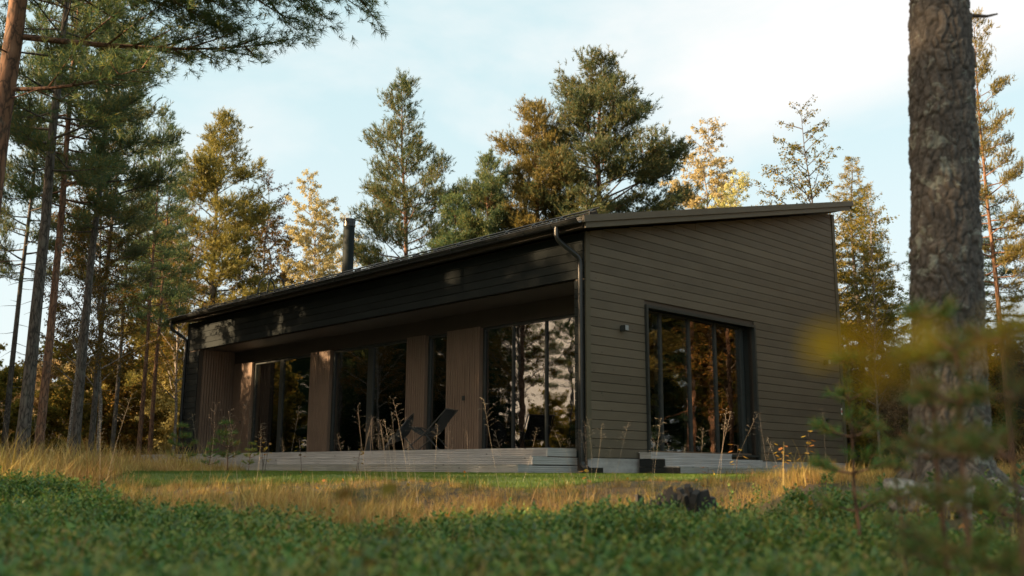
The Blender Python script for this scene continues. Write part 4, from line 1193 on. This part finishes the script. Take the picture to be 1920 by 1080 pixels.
RIGHT_F = [(14.0, 15.5, 'high_pine', .9), (17.0, 19.0, 'tall_pine', 1.0), (19.0, 13.0, 'spruce', 1.0), (22.0, 20.5, 'high_pine', 1.0), (24.0, 16.0, 'gold_pine', 1.1),
           (15.5, 10.5, 'full_birch', 1.0), (27.0, 23.0, 'tall_pine', 1.0), (20.5, 24.0, 'gold_birch', 1.1), (29.0, 18.5, 'spruce', 1.0), (12.5, 19.5, 'full_birch', .8), (31.0, 12.0, 'tall_pine', 1.0), (18.0, 8.0, 'tall_pine', .9), (33.0, 21.0, 'gold_pine', 1.2)]
for i, (x, y, k_, s) in enumerate(RIGHT_F):
    forest(k_, x, y, s, i * 2.1, LAB_R, 'forest right of the frame', {'spruce': 'spruce_tree'}.get(k_, 'birch_tree' if 'birch' in k_ else 'pine_tree'), cm='sunlit_pine' if 'pine' in k_ else None, tm='red_bark' if 'pine' in k_ else None)

# ------------------------------------------------------------------ scattering for stuff
def scatter(name, pts, rots, scl, variants, label=None, cat=None):
    me = bpy.data.meshes.new(name)
    n = len(pts)
    me.vertices.add(n); me.vertices.foreach_set('co', np.asarray(pts, np.float32).ravel())
    a = me.attributes.new('rot', 'FLOAT_VECTOR', 'POINT'); a.data.foreach_set('vector', np.asarray(rots, np.float32).ravel())
    a = me.attributes.new('scl', 'FLOAT', 'POINT'); a.data.foreach_set('value', np.asarray(scl, np.float32).ravel())
    a = me.attributes.new('idx', 'INT', 'POINT'); a.data.foreach_set('value', np.random.default_rng(3).integers(0, len(variants), n).astype(np.int32))
    o = link(name, me)
    c = bpy.data.collections.new(name + '_variants')
    for q, vme in enumerate(variants):
        c.objects.link(bpy.data.objects.new('%s_piece_%02d' % (name, q), vme))
    ng = bpy.data.node_groups.new(name + '_scatter', 'GeometryNodeTree')
    ng.interface.new_socket('Geometry', in_out='INPUT', socket_type='NodeSocketGeometry')
    ng.interface.new_socket('Geometry', in_out='OUTPUT', socket_type='NodeSocketGeometry')
    gi = ng.nodes.new('NodeGroupInput'); go = ng.nodes.new('NodeGroupOutput')
    ip = ng.nodes.new('GeometryNodeInstanceOnPoints')
    ci = ng.nodes.new('GeometryNodeCollectionInfo'); ci.inputs['Collection'].default_value = c
    ci.inputs['Separate Children'].default_value = True; ci.inputs['Reset Children'].default_value = True
    def na(nm, ty):
        q = ng.nodes.new('GeometryNodeInputNamedAttribute'); q.data_type = ty; q.inputs['Name'].default_value = nm
        return q.outputs['Attribute']
    ng.links.new(gi.outputs[0], ip.inputs['Points']); ng.links.new(ci.outputs[0], ip.inputs['Instance'])
    ip.inputs['Pick Instance'].default_value = True
    ng.links.new(na('idx', 'INT'), ip.inputs['Instance Index'])
    e2r = ng.nodes.new('FunctionNodeEulerToRotation'); ng.links.new(na('rot', 'FLOAT_VECTOR'), e2r.inputs[0])
    ng.links.new(e2r.outputs[0], ip.inputs['Rotation'])
    ng.links.new(na('scl', 'FLOAT'), ip.inputs['Scale'])
    ng.links.new(ip.outputs[0], go.inputs[0])
    md = o.modifiers.new('scatter', 'NODES'); md.node_group = ng
    tag(o, label, cat, kind='stuff')
    return o
def distant():
    """far woods: beyond anything one could count"""
    g = np.random.default_rng(8)
    def ring(name, keys, n, az0, az1, r0, r1, s0, s1, label):
        az = R(az0) + (R(az1) - R(az0)) * g.random(n); r = g.uniform(r0, r1, n)
        x, y = -r * np.sin(az), r * np.cos(az)
        vs = [PROTO[k_][1] for k_ in keys]
        scatter(name, np.stack([x, y, gz(x, y)], -1), np.stack([np.zeros(n), np.zeros(n), g.uniform(0, 6.28, n)], -1), g.uniform(s0, s1, n), vs, label, 'forest')
    ring('far_thicket', ['bush', 'bush'], 170, -40, 46, 42, 75, 1.1, 2.0, 'yellow green thicket far behind the trunks')
    ring('far_forest_left', ['tall_pine', 'spruce', 'high_pine'], 90, 98, 170, 48, 95, .9, 1.25, 'dark forest far to the left of the clearing')
    ring('far_forest_beyond_left', ['tall_pine', 'spruce', 'high_pine'], 40, 44, 61, 50, 95, .9, 1.2, 'dark forest beyond the left pines')
    ring('far_thicket_left', ['bush', 'bush'], 90, 70, 105, 45, 70, 1.0, 1.7, 'thicket far to the left')
    ring('far_forest_right', ['spruce', 'gold_pine', 'spruce'], 110, -170, -36, 40, 90, .85, 1.2, 'dark forest far to the right of the clearing')
def blades(n, h, wd, spread, bend, g, seg=3, rad=.04):
    """tuft of curved tapering blades"""
    V, Fq = [], []
    a = g.uniform(0, 6.28, n); hh = h * g.uniform(.45, 1.15, n); tl = np.abs(g.normal(0, spread, n)); bd = np.abs(g.normal(bend, bend * .6, n))
    ox = g.normal(0, rad, (n, 2))
    for i in range(n):
        d = np.array([math.cos(a[i]), math.sin(a[i]), 0]); sd2 = np.array([-d[1], d[0], 0])
        p = np.array([ox[i, 0], ox[i, 1], -.02]); e = math.pi / 2 - tl[i]
        st = hh[i] / seg; o_ = len(V)
        for k2 in range(seg + 1):
            w_ = wd * (1 - k2 / seg) + .0006
            V += [p + sd2 * w_ * .5, p - sd2 * w_ * .5]
            p = p + (d * math.cos(e) + np.array([0, 0, math.sin(e)])) * st; e -= bd[i] / seg
        for k2 in range(seg): Fq.append((o_ + 2 * k2, o_ + 2 * k2 + 1, o_ + 2 * k2 + 3, o_ + 2 * k2 + 2))
    return np.array(V), np.array(Fq)
g2 = np.random.default_rng(21)
distant()
# lawn: sheet of mown grass round the terrace and gable, then its blades
def in_lawn(x, y):
    hx = ch * (x - O[0]) + sh_ * (y - O[1]); hy = -sh_ * (x - O[0]) + ch * (y - O[1])
    n = .25 * np.sin(hy * 1.7 + hx) + .2 * np.sin(hx * 2.3 + 1)
    return ((y > 10.6 + .6 * n) & (x > -4.6 + n) & (x < 5.6 + n) & (hx < 0.1) & (hy < 15)) | ((hx > -3.0 + n) & (hx < 0.1) & (hy > -2.6 + n) & (hy < 15)) | ((hy > -2.6 + n) & (hy <= 0.1) & (hx > -3.0 + n) & (hx < 5.2 + n)), hx, hy
def lawn_sheet():
    gx_, gy_ = np.meshgrid(np.arange(-13, 8.01, .12), np.arange(9.0, 27.01, .12))
    ok, hx, hy = in_lawn(gx_, gy_)
    Vv = np.stack([gx_, gy_, gz(gx_, gy_) + .006], -1).reshape(-1, 3)
    nx = gx_.shape[1]
    ii, jj = np.nonzero(ok[:-1, :-1] & ok[1:, :-1] & ok[:-1, 1:] & ok[1:, 1:])
    q = ii * nx + jj
    f = np.stack([q, q + 1, q + nx + 1, q + nx], -1)
    us, inv = np.unique(f, return_inverse=True)
    tag(link('lawn', np_mesh('lawn', Vv[us], inv.reshape(f.shape), M['lawn'], True)), kind='structure')
lawn_sheet()
N_ = 90000
x = g2.uniform(-13, 8, N_); y = g2.uniform(10, 27, N_)
ok, hx, hy = in_lawn(x, y)
ok &= ~((hx > 0) & (hy > 0)) & ~((hx > -1.25) & (hy > .3)) & ~((hy > -.8) & (hx > 1.25) & (hx < 4.2))
x, y = x[ok], y[ok]
lp = np.stack([x, y, gz(x, y)], -1)
vr = [np_mesh('lawn_tuft', *blades(42, .045, .005, .35, .5, g2, 2, .07), M['lawn_grass']) for _ in range(4)]
scatter('lawn_grass', lp, np.stack([np.zeros(len(x)), np.zeros(len(x)), g2.uniform(0, 6.28, len(x))], -1), g2.uniform(.7, 1.3, len(x)), vr, 'short green lawn grass in front of the terrace and steps', 'grass')

# dry golden grass
N_ = 85000
x = g2.uniform(-16, 11, N_); y = g2.uniform(6.0, 26, N_)
okl, hx, hy = in_lawn(x, y)
front = 7.3 + .5 * np.sin(x * 1.1) + .35 * np.sin(x * 2.9 + 1) + 1.6 * sstep(-1.5, -6, x) + 0.3 * sstep(1, 3, x)
inside = (hx > -1.35) & (hy > -.1) & (hy < 15.6)
ok = (~okl | (g2.random(N_) < .02)) & (y > front) & ~inside & ~((hx > -.4) & (hy > -1.0) & (hx < 9)) & (np.abs(x) < 1.5 + .62 * y)
dens = .80 + .20 * np.sin(x * .9 + y * .6) * np.sin(x * .5 - y * .8)
ok &= g2.random(N_) < dens * np.where(y > 16, .5, 1)
x, y = x[ok], y[ok]
vr = [np_mesh('grass_tuft', *blades(26, .27, .0055, .45, 1.0, g2, 3, .06), M['dry_grass']) for _ in range(5)]
sc_ = g2.uniform(.35, .75, len(x)) ** 1.2 * (1 + 1.3 * (g2.random(len(x)) < .09)) * (1 - .55 * sstep(8.3, 9.6, y) * sstep(-5, -2, x)) * (1 + .6 * sstep(-3, -7, x))
xe = g2.uniform(-1, 1, 420); ye = g2.uniform(1.8, 7.4, 420); xe = xe * (1.4 + .6 * ye)      # odd blades among the shrubs
x = np.concatenate([x, xe]); y = np.concatenate([y, ye]); sc_ = np.concatenate([sc_, g2.uniform(.6, 1.35, 420)])
scatter('dry_grass', np.stack([x, y, gz(x, y)], -1), np.stack([g2.normal(0, .1, len(x)), g2.normal(0, .1, len(x)), g2.uniform(0, 6.28, len(x))], -1), sc_, vr, 'golden dry grass between the berry shrubs and the lawn', 'grass')

# green meadow grass mixed in
N_ = 15000
xm = g2.uniform(-14, 9, N_); ym = g2.uniform(6.6, 22, N_)
okl, hx, hy = in_lawn(xm, ym)
fr_ = 7.0 + .5 * np.sin(xm * 1.1) + .35 * np.sin(xm * 2.9 + 1) + 1.2 * sstep(-1.5, -6, xm)
ok = ~okl & (ym > fr_) & ~((hx > -1.35) & (hy > -.9)) & (np.abs(xm) < 1.5 + .62 * ym) & (g2.random(N_) < .25 + .5 * (np.sin(xm * 1.7 + 2) * np.sin(ym * 1.3 + xm) > .1))
xm, ym = xm[ok], ym[ok]
vr = [np_mesh('meadow_tuft', *blades(24, .22, .005, .4, .9, g2, 3, .06), M['meadow']) for _ in range(4)]
scatter('meadow_grass', np.stack([xm, ym, gz(xm, ym)], -1), np.stack([g2.normal(0, .1, len(xm)), g2.normal(0, .1, len(xm)), g2.uniform(0, 6.28, len(xm))], -1), g2.uniform(.35, .9, len(xm)), vr, 'greener grass tufts mixed into the dry grass', 'grass')
# tall stalks with airy seed heads
def stalk(g, h, drop):
    T = Tubes()
    az = g.uniform(0, 6.28); pth = path_branch(np.zeros(3), az, h, math.pi / 2 - g.uniform(.0, .15), math.pi / 2 - g.uniform(.05, .4), 9, .02, g)
    T.add(pth, np.linspace(.0013, .0007, 9), 3)
    Ps, Ds = [], []
    dense = False
    for s in np.linspace(.70, .99, 7):
        p_, d_ = interp(pth, np.array([s]))
        for q in range(2):
            b = path_branch(p_[0], g.uniform(0, 6.28), h * .13 * (1.3 - s) * g.uniform(.6, 1.6) + .01, g.uniform(.3, 1.2), g.uniform(-.5, .5), 4, .15, g)
            T.add(b, np.linspace(.0005, .0003, 4), 3)
            pp, dd = interp(b, np.array([.6, .8, .999] if dense else [.75, .999])); Ps.append(pp); Ds.append(dd + np.array([0, 0, -.3]))
    P = np.concatenate(Ps); D = np.concatenate(Ds)
    v, f = leaves(P, D, .012, .0046, g)
    tv = np.concatenate(T.v); tf = np.concatenate(T.f)
    return np_mesh('stalk', np.concatenate([tv, v]), np.concatenate([tf, f + len(tv)]), M['seed_head'])
vr = [stalk(g2, g2.uniform(.75, 1.05), .3) for _ in range(7)]
SP = []
for i in range(60):
    px = random.choice([random.uniform(460, 1560), random.uniform(620, 1130), random.uniform(1080, 1500), random.uniform(640, 800)])
    Y = random.uniform(8.2, 11.0)
    p = at(px, 882, Y); SP.append((p[0], p[1], float(gz(p[0], p[1]))))
for i in range(22):
    px = random.uniform(-40, 480); Y = random.uniform(9, 14); p = at(px, 882, Y); SP.append((p[0], p[1], float(gz(p[0], p[1]))))
SP = np.array(SP); n = len(SP)
scatter('seed_grass', SP, np.stack([g2.normal(0, .17, n), g2.normal(0, .17, n), g2.uniform(0, 6.28, n)], -1), g2.uniform(.35, 1.0, n), vr, 'tall thin grass stalks with airy pale seed heads', 'grass')

# lingonberry carpet
def sprig(g):
    V, Fq = [], []; o_ = 0
    lf_sc = g.choice([.75, .9, 1.0, 1.15, 1.5])
    for st in range(3):
        h = g.uniform(.07, .20); lean_ = g.normal(0, .25, 2); bx = g.normal(0, .03, 2)
        m = 16
        s = np.linspace(.25, 1, m); a = np.arange(m) * 2.4 + g.uniform(0, 6)
        P = np.stack([bx[0] + lean_[0] * h * s, bx[1] + lean_[1] * h * s, h * s], -1)
        D = np.stack([np.cos(a), np.sin(a), .35 + .5 * s + g.normal(0, .25, m)], -1); D = unit(D)
        ln = lf_sc * g.uniform(.020, .034, (m, 1)) * np.where(s > .9, .7, 1)[:, None]; sd2 = unit(np.cross(D, np.array([0, 0, 1.]))); nr = np.cross(sd2, D)
        w_ = ln * .52
        q = np.stack([P, P + D * ln * .3 + sd2 * w_ * .42 + nr * .001, P + D * ln * .7 + sd2 * w_ * .42 + nr * .001, P + D * ln, P + D * ln * .7 - sd2 * w_ * .42 + nr * .001, P + D * ln * .3 - sd2 * w_ * .42 + nr * .001], 1).reshape(-1, 3)
        f = np.arange(m)[:, None] * 6
        Fq.append(np.concatenate([f + np.array([[0, 1, 2, 3]]), f + np.array([[0, 3, 4, 5]])]) + o_)
        V.append(q); o_ += len(q)
    return np_mesh('sprig', np.concatenate(V), np.concatenate(Fq), M['lingon'])
vr = [sprig(g2) for _ in range(12)]
N_ = 62000
y = 0.9 + 9.5 * g2.random(N_) ** .75; x = g2.uniform(-1, 1, N_) * (1.6 + .62 * y)
edge = 7.15 + .5 * np.sin(x * 1.1) + .35 * np.sin(x * 2.9 + 1) + 1.9 * sstep(-1.5, -6, x) + .3 * sstep(1, 3, x)
bare = np.maximum(sstep(1.7, 2.4, x) * sstep(4.4, 5.3, y), sstep(.9, 1.5, x) * sstep(5.6, 6.3, y) * .6) * .96                       # needle floor at the right
pat = .5 + .5 * np.sin(x * 2.1 + 1.3 * y) * np.sin(y * 2.7 - .8 * x)
hole = np.sin(x * 3.1 + 2.2 * np.sin(y * 1.9)) * np.sin(y * 3.7 + 1.5 * np.sin(x * 2.3))
ok = (y < edge + g2.normal(0, .18, N_)) & (g2.random(N_) > bare) & (g2.random(N_) < .5 + .5 * pat) & (g2.random(N_) > .92 * sstep(.45, .8, hole))
x, y = x[ok], y[ok]; n = len(x)
scatter('lingonberry', np.stack([x, y, gz(x, y) - .01], -1), np.stack([g2.normal(0, .2, n), g2.normal(0, .2, n), g2.uniform(0, 6.28, n)], -1), g2.uniform(.6, 1.25, n) * (1 + .25 * pat[ok]), vr, 'low green lingonberry shrubs covering the foreground', 'shrubs')
# fallen leaves and needles on the floor
N_ = 2600
x = g2.uniform(-9, 9, N_); y = g2.uniform(1.5, 14, N_); n = N_
lv, lf_ = leaves(np.zeros((1, 3)), np.array([[1., 0, .1]]), .045, .035, g2)
okl, hx, hy = in_lawn(x, y)
ok = ~((hx > -1.3) & (hy > -.9)) & (~okl | (g2.random(N_) < .12)) & ((y < 7.5) | (g2.random(N_) < .4)); x, y = x[ok], y[ok]; n = len(x)
scatter('fallen_leaves', np.stack([x, y, gz(x, y) + .02 + .10 * g2.random(n) * (y < 7.5)], -1), np.stack([g2.normal(0, .5, n), g2.normal(0, .5, n), g2.uniform(0, 6.28, n)], -1), g2.uniform(.5, 1.1, n), [np_mesh('fallen_leaf', lv, lf_, M['yellow_leaf'])], 'small yellow leaves fallen among the shrubs', 'leaves')

# ------------------------------------------------------------------ saplings
def make_sapling(seed, h, r0, nl=.065, nw=.0030, whorls=5, Lm=.42, per=10, sparse=.75):
    g = np.random.default_rng(seed); T = Tubes()
    tp = trunk_path(h, (g.normal(0, .06), g.normal(0, .06)), .012, 10, g); T.add(tp, np.linspace(r0, .004, 10), 8)
    Ps, Ds = [], []
    for w_ in range(whorls):
        t = .28 + .68 * w_ / (whorls - 1 + .01)
        z = h * t
        p0 = np.array([np.interp(z, tp[:, 2], tp[:, 0]), np.interp(z, tp[:, 2], tp[:, 1]), z])
        nbr = int(g.integers(3, 6))
        for b in range(nbr):
            Lb = Lm * (1.05 - .8 * t) * g.uniform(.6, 1.2)
            br = path_branch(p0, b * 6.28 / nbr + g.normal(0, .3) + w_, Lb, g.uniform(.1, .5), g.uniform(.4, .9), 6, .08, g)
            T.add(br, np.linspace(.006, .0025, 6), 5)
            m = int(Lb / .014 * sparse) + 2; pp, dd = interp(br, g.uniform(.3, .999, m)); Ps.append(pp); Ds.append(dd)
            for q in range(2):
                pt, dt = interp(br, np.array([g.uniform(.45, .8)]))
                sb_ = path_branch(pt[0], math.atan2(dt[0, 1], dt[0, 0]) + (1 if q else -1) * .8, Lb * .4, .3, .6, 4, .1, g); T.add(sb_, np.linspace(.004, .002, 4), 4)
                m = int(Lb * .4 / .014 * sparse) + 2; pp, dd = interp(sb_, g.uniform(.1, .999, m)); Ps.append(pp); Ds.append(dd)
    m = int(h * .3 / .012); z = g.uniform(.7 * h, h, m)
    Ps.append(np.stack([np.interp(z, tp[:, 2], tp[:, 0]), np.interp(z, tp[:, 2], tp[:, 1]), z], -1)); Ds.append(np.tile([[0, 0, 1.]], (m, 1)))
    v, f = needles(np.concatenate(Ps), np.concatenate(Ds), per, nl, nw, .7, .02, g)
    return T, v, f
proto('sapling_a', *make_sapling(51, 1.25, .013, whorls=6, Lm=.27), 'red_bark', 'young_pine')
proto('sapling_b', *make_sapling(52, 1.1, .012, whorls=5, Lm=.36), 'red_bark', 'young_pine')
proto('sapling_c', *make_sapling(53, 1.0, .011, whorls=5, Lm=.25, sparse=.6), 'red_bark', 'young_pine')
proto('seedling', *make_sapling(54, .6, .008, whorls=4, Lm=.26, nl=.06, nw=.004, per=10), 'red_bark', 'young_pine')
for i, (key, px, Y, s, rz, lab) in enumerate((
        ('sapling_a', 1768, 2.9, .82, .4, 'young pine with a bare pale lower stem in front of the big trunk'),
        ('sapling_c', 1812, 2.6, .86, 2.0, 'dark-stemmed young pine close right of the pale-stemmed one'),
        ('sapling_b', 1612, 4.6, .92, 1.0, 'slim young pine in front of the back corner of the gable'),
        ('sapling_b', 1900, 2.2, .72, 4.2, 'young pine at the right edge of the foreground'),
        ('sapling_c', 1690, 3.4, .58, 5.0, 'small spreading young pine left of the pale-stemmed one'))):
    p = at(px, 882, Y); p[2] = gz(p[0], p[1])
    tree(key, p, rz, s, 'pine_sapling', lab, 'young pines in the right foreground', 'sapling')
for i, (px, Y, s, lab) in enumerate(((432, 15.0, 1.25, 'small bushy pine in front of the left end of the terrace'), (345, 15.5, 1.2, 'small pine beside the foot of the left downpipe'),
                                   (395, 14.6, .7, 'tiny pine low between two small pines at the left of the terrace'), (470, 14.4, .7, 'tiny pine right of the bushy one before the terrace'))):
    p = at(px, 882, Y); p[2] = gz(p[0], p[1])
    tree('seedling', p, i * 1.1, s, 'pine_seedling', lab, 'small pines by the left end of the terrace', 'sapling')

# leafy seedlings with yellow leaves
def leafy(name, px, Y, h, n, lsz, lab, lean=0.0, mat='yellow_leaf', zoff=0.0, stems=1, grp='yellow-leaved seedlings', spread=.35, cat='seedling', seed=0):
    g = np.random.default_rng(100 + seed)
    p = at(px, 882, Y); p[2] = gz(p[0], p[1])
    t = empty(name, p, 0.0, label=lab, cat=cat, group=grp)
    T = Tubes(); tips = []
    for s_ in range(stems):
        st = path_branch(np.array([g.normal(0, .02) * (stems > 1), g.normal(0, .02) * (stems > 1), 0]), g.uniform(0, 6.28), h * g.uniform(.75, 1.05), math.pi / 2 - .08 - lean, math.pi / 2 - .2 - lean, 8, .1, g)
        T.add(st, np.linspace(.004, .0018, 8), 5)
        m = max(1, n // stems)
        ss = np.linspace(.45, .999, m)
        pp, dd = interp(st, ss)
        for i in range(m):
            tw = path_branch(pp[i], g.uniform(0, 6.28), h * spread * g.uniform(.15, .45), g.uniform(.1, .8), g.uniform(-.2, .5), 4, .1, g)
            T.add(tw, np.linspace(.0015, .001, 4), 4); tips.append((tw[-1], unit(tw[-1] - tw[-2])))
    link('stem', T.mesh('stem', M['twig']), t)
    lm = None
    for (q, d) in tips:
        me = leaf_mesh(lsz * g.uniform(.8, 1.2), g, M[mat])
        o = link('leaf', me, t); o.location = tuple(q)
        o.rotation_euler = Vector(tuple(d + np.array([0, 0, -.5 + g.normal(0, .3)]))).to_track_quat('Y', 'Z').to_euler()
    return t
def leaf_mesh(l, g, mat):
    """one folded leaf blade along +Y with a serrated-looking outline"""
    pr = [(0, 0), (.16, .10), (.36, .30), (.42, .45), (.34, .65), (.18, .85), (0, 1.0)]
    vs, fs = [], []
    for x_, y_ in pr: vs.append((0, y_ * l, -.10 * l * math.sin(y_ * 3)))
    for x_, y_ in pr: vs.append((x_ * l, y_ * l, .12 * l * x_ / .4 - .10 * l * math.sin(y_ * 3)))
    for x_, y_ in pr: vs.append((-x_ * l, y_ * l, .12 * l * x_ / .4 - .10 * l * math.sin(y_ * 3)))
    k = len(pr)
    for i in range(k - 1): fs += [(i, k + i, k + i + 1, i + 1), (i, i + 1, 2 * k + i + 1, 2 * k + i)]
    me = bpy.data.meshes.new('leaf'); me.from_pydata(vs, [], fs); me.materials.append(mat)
    return me
leafy('leafy_seedling', 1385, 10.5, .42, 6, .06, 'thin seedling with two bunches of bright yellow leaves before the gable steps', seed=1)
leafy('leafy_seedling', 1330, 9.5, .25, 5, .045, 'low yellow seedling left of the step end', seed=8)
leafy('leafy_seedling', 1470, 10.2, .45, 14, .055, 'bushier yellow-leaved seedling in front of the foundation', stems=2, seed=2)
leafy('leafy_seedling', 1520, 9.6, .45, 8, .055, 'yellow-leaved seedling just left of the slim young pine', seed=3)
leafy('leafy_seedling', 1105, 10.0, .22, 4, .06, 'short yellow seedling before the corner of the terrace', seed=4)
leafy('leafy_seedling', 500, 12.0, .42, 16, .05, 'dense yellow seedling against the left part of the terrace steps', stems=3, seed=5)
leafy('leafy_seedling', 672, 11.5, .35, 10, .05, 'olive yellow seedling against the middle of the terrace steps', stems=2, seed=6, mat='olive_leaf')
leafy('leafy_seedling', 570, 12.0, .45, 12, .045, 'upright green seedling before the second slatted pier', stems=1, seed=7, mat='olive_leaf')
leafy('leafy_seedling', 735, 2.3, .52, 14, .045, 'blurred yellow green seedling in the near foreground', stems=2, seed=9, mat='olive_leaf')
# very near birch twigs out of focus at the right
def near_twig(name, p, h, clusters, lab, seed):
    g = np.random.default_rng(seed)
    z0 = float(gz(p[0], p[1]))
    t = empty(name, (p[0], p[1], z0), 0.0, label=lab, cat='seedling', group='near birch seedlings')
    T = Tubes(); top = np.array([0, 0, h])
    st = np.stack([.01 * np.sin(np.linspace(0, 4, 8)), .01 * np.cos(np.linspace(0, 3, 8)) - .01, np.linspace(0, h, 8)], -1)
    T.add(st, np.linspace(.0022, .001, 8), 6)
    for (dx, dz, n_) in clusters:
        base = np.array([0, 0, h + dz - .05]); tip = np.array([dx, g.normal(0, .03), h + dz])
        base[2] = min(base[2], h)
        pth = np.stack([base + (tip - base) * s for s in np.linspace(0, 1, 5)]); T.add(pth, np.linspace(.0012, .0007, 5), 4)
        for q in range(n_):
            me = leaf_mesh(g.uniform(.019, .029), g, M['shade_leaf']); o = link('leaf', me, t)
            o.location = tuple(base + (tip - base) * g.uniform(.45, 1.0) + g.normal(0, .006, 3))
            o.rotation_euler = (g.uniform(-1, .3), g.uniform(-.8, .8), g.uniform(0, 6.28))
    link('stem', T.mesh('stem', M['twig']), t)
c0 = at(1655, 605, .52); near_twig('birch_seedling', c0, float(c0[2] - gz(c0[0], c0[1])), ((-.030, .005, 3), (-.004, .0, 3), (.012, -.012, 2)), 'blurred yellow birch leaves close to the lens before the gable corner', 61)
c0 = at(1905, 590, .50); near_twig('birch_seedling', c0, float(c0[2] - gz(c0[0], c0[1])), ((-.012, .012, 2), (.0, -.004, 3), (.02, .01, 3)), 'blurred yellow birch leaves close to the lens at the right edge', 62)

# ------------------------------------------------------------------ stump and boulders
def stump():
    g = np.random.default_rng(77)
    p = at(1275, 940, 7.25); p[2] = gz(p[0], p[1])
    t = empty('tree_stump', p, .2, label='dark weathered tree stump with jagged roots among the berry shrubs', cat='stump')
    t.scale = (1.4, 1.3, 1.35)
    m = MB()
    a = np.linspace(0, 2 * np.pi, 25)[:-1]
    vs, fs = [], []
    for k, (r, z_) in enumerate(((.20, -.05), (.17, .04), (.14, .09), (.11, .12), (.07, .09), (.02, .07))):
        for q in a:
            jag = .02 * math.sin(5 * q + 1) + .018 * math.sin(11 * q) + g.normal(0, .012)
            rr_ = r * (1 + .14 * math.sin(4 * q + .5) + .10 * math.sin(9 * q + 2)); zz_ = z_ + (jag if k == 3 else jag * .5 if k in (2, 4) else 0)
            vs.append((rr_ * math.cos(q), rr_ * math.sin(q), zz_))
    n = 24
    for k in range(5):
        for j in range(n): fs.append((k * n + j, k * n + (j + 1) % n, (k + 1) * n + (j + 1) % n, (k + 1) * n + j))
    fs.append(tuple(5 * n + j for j in range(n)))
    m.add(vs, fs); m.obj('stump_body', M['charred'], t)
    for i in range(44):
        q = i * 2.4; r = g.uniform(.06, .22); h = g.uniform(.12, .20) * (1.2 - r)
        w0 = g.uniform(.018, .042); c_, s_ = math.cos(q), math.sin(q)
        m = MB(); m.prism([(-w0, 0), (w0, 0), (w0 * .95, h * .75), (w0 * g.uniform(-.2, .7), h), (-w0 * .5, h * .94), (-w0 * .95, h * .7)], 1, -.014, .018)
        o = m.obj('wood_shard', M['charred'], t); o.location = (r * c_, r * s_, .03); o.rotation_euler = (g.normal(-.25, .2), g.normal(0, .25), q + math.pi / 2 + g.normal(0, .4))
    for i in range(16):
        q = g.uniform(2.6, 4.4) if i < 11 else g.uniform(0, 6.28)
        L_ = g.uniform(.14, .27)
        br = path_branch(np.array([.15 * math.cos(q), .15 * math.sin(q), g.uniform(.02, .12)]), q, L_, g.uniform(-.5, .15), g.uniform(-1.1, -.3), 6, .25, g)
        MB().tube(br, np.linspace(.022, .005, 6), 6).obj('root', M['charred'], t, True)
stump()
def boulder(px, py, Y, sx, sy, sz, seed, lab):
    g = np.random.default_rng(seed)
    p = at(px, py, Y); p[2] = float(gz(p[0], p[1]))
    nu, nv = 40, 22
    U, V_ = np.meshgrid(np.linspace(0, 2 * np.pi, nu, endpoint=False), np.linspace(.02, math.pi - .02, nv))
    d = np.stack([np.cos(U) * np.sin(V_), np.sin(U) * np.sin(V_), np.cos(V_)], -1)
    r = np.ones(U.shape)
    for k in range(14):
        ax = unit(g.normal(size=3)); fq = g.uniform(1.5, 7); r += .30 / fq * np.sin(fq * (d @ ax) * 2 + g.uniform(0, 6))
    v = (d * r[..., None] * np.array([sx, sy, sz])).reshape(-1, 3)
    i = np.arange(nv - 1)[:, None] * nu; j = np.arange(nu)[None, :]; k2 = (j + 1) % nu
    f = np.stack([i + j, i + nu + j, i + nu + k2, i + k2], -1).reshape(-1, 4)
    o = link('boulder', np_mesh('boulder', v, f, M['rock'], True)); o.location = tuple(p)
    tag(o, lab, 'boulder', 'lichen-covered boulders by the big trunk')
boulder(1740, 940, 6.2, .22, .2, .13, 1, 'pale lichen-spotted boulder below the big trunk, left of the dark young stem')
boulder(1860, 935, 6.3, .20, .2, .14, 2, 'reddish grey boulder right of the dark young stem')
boulder(1795, 948, 6.0, .10, .1, .07, 3, 'small stone between the two boulders under the big trunk')
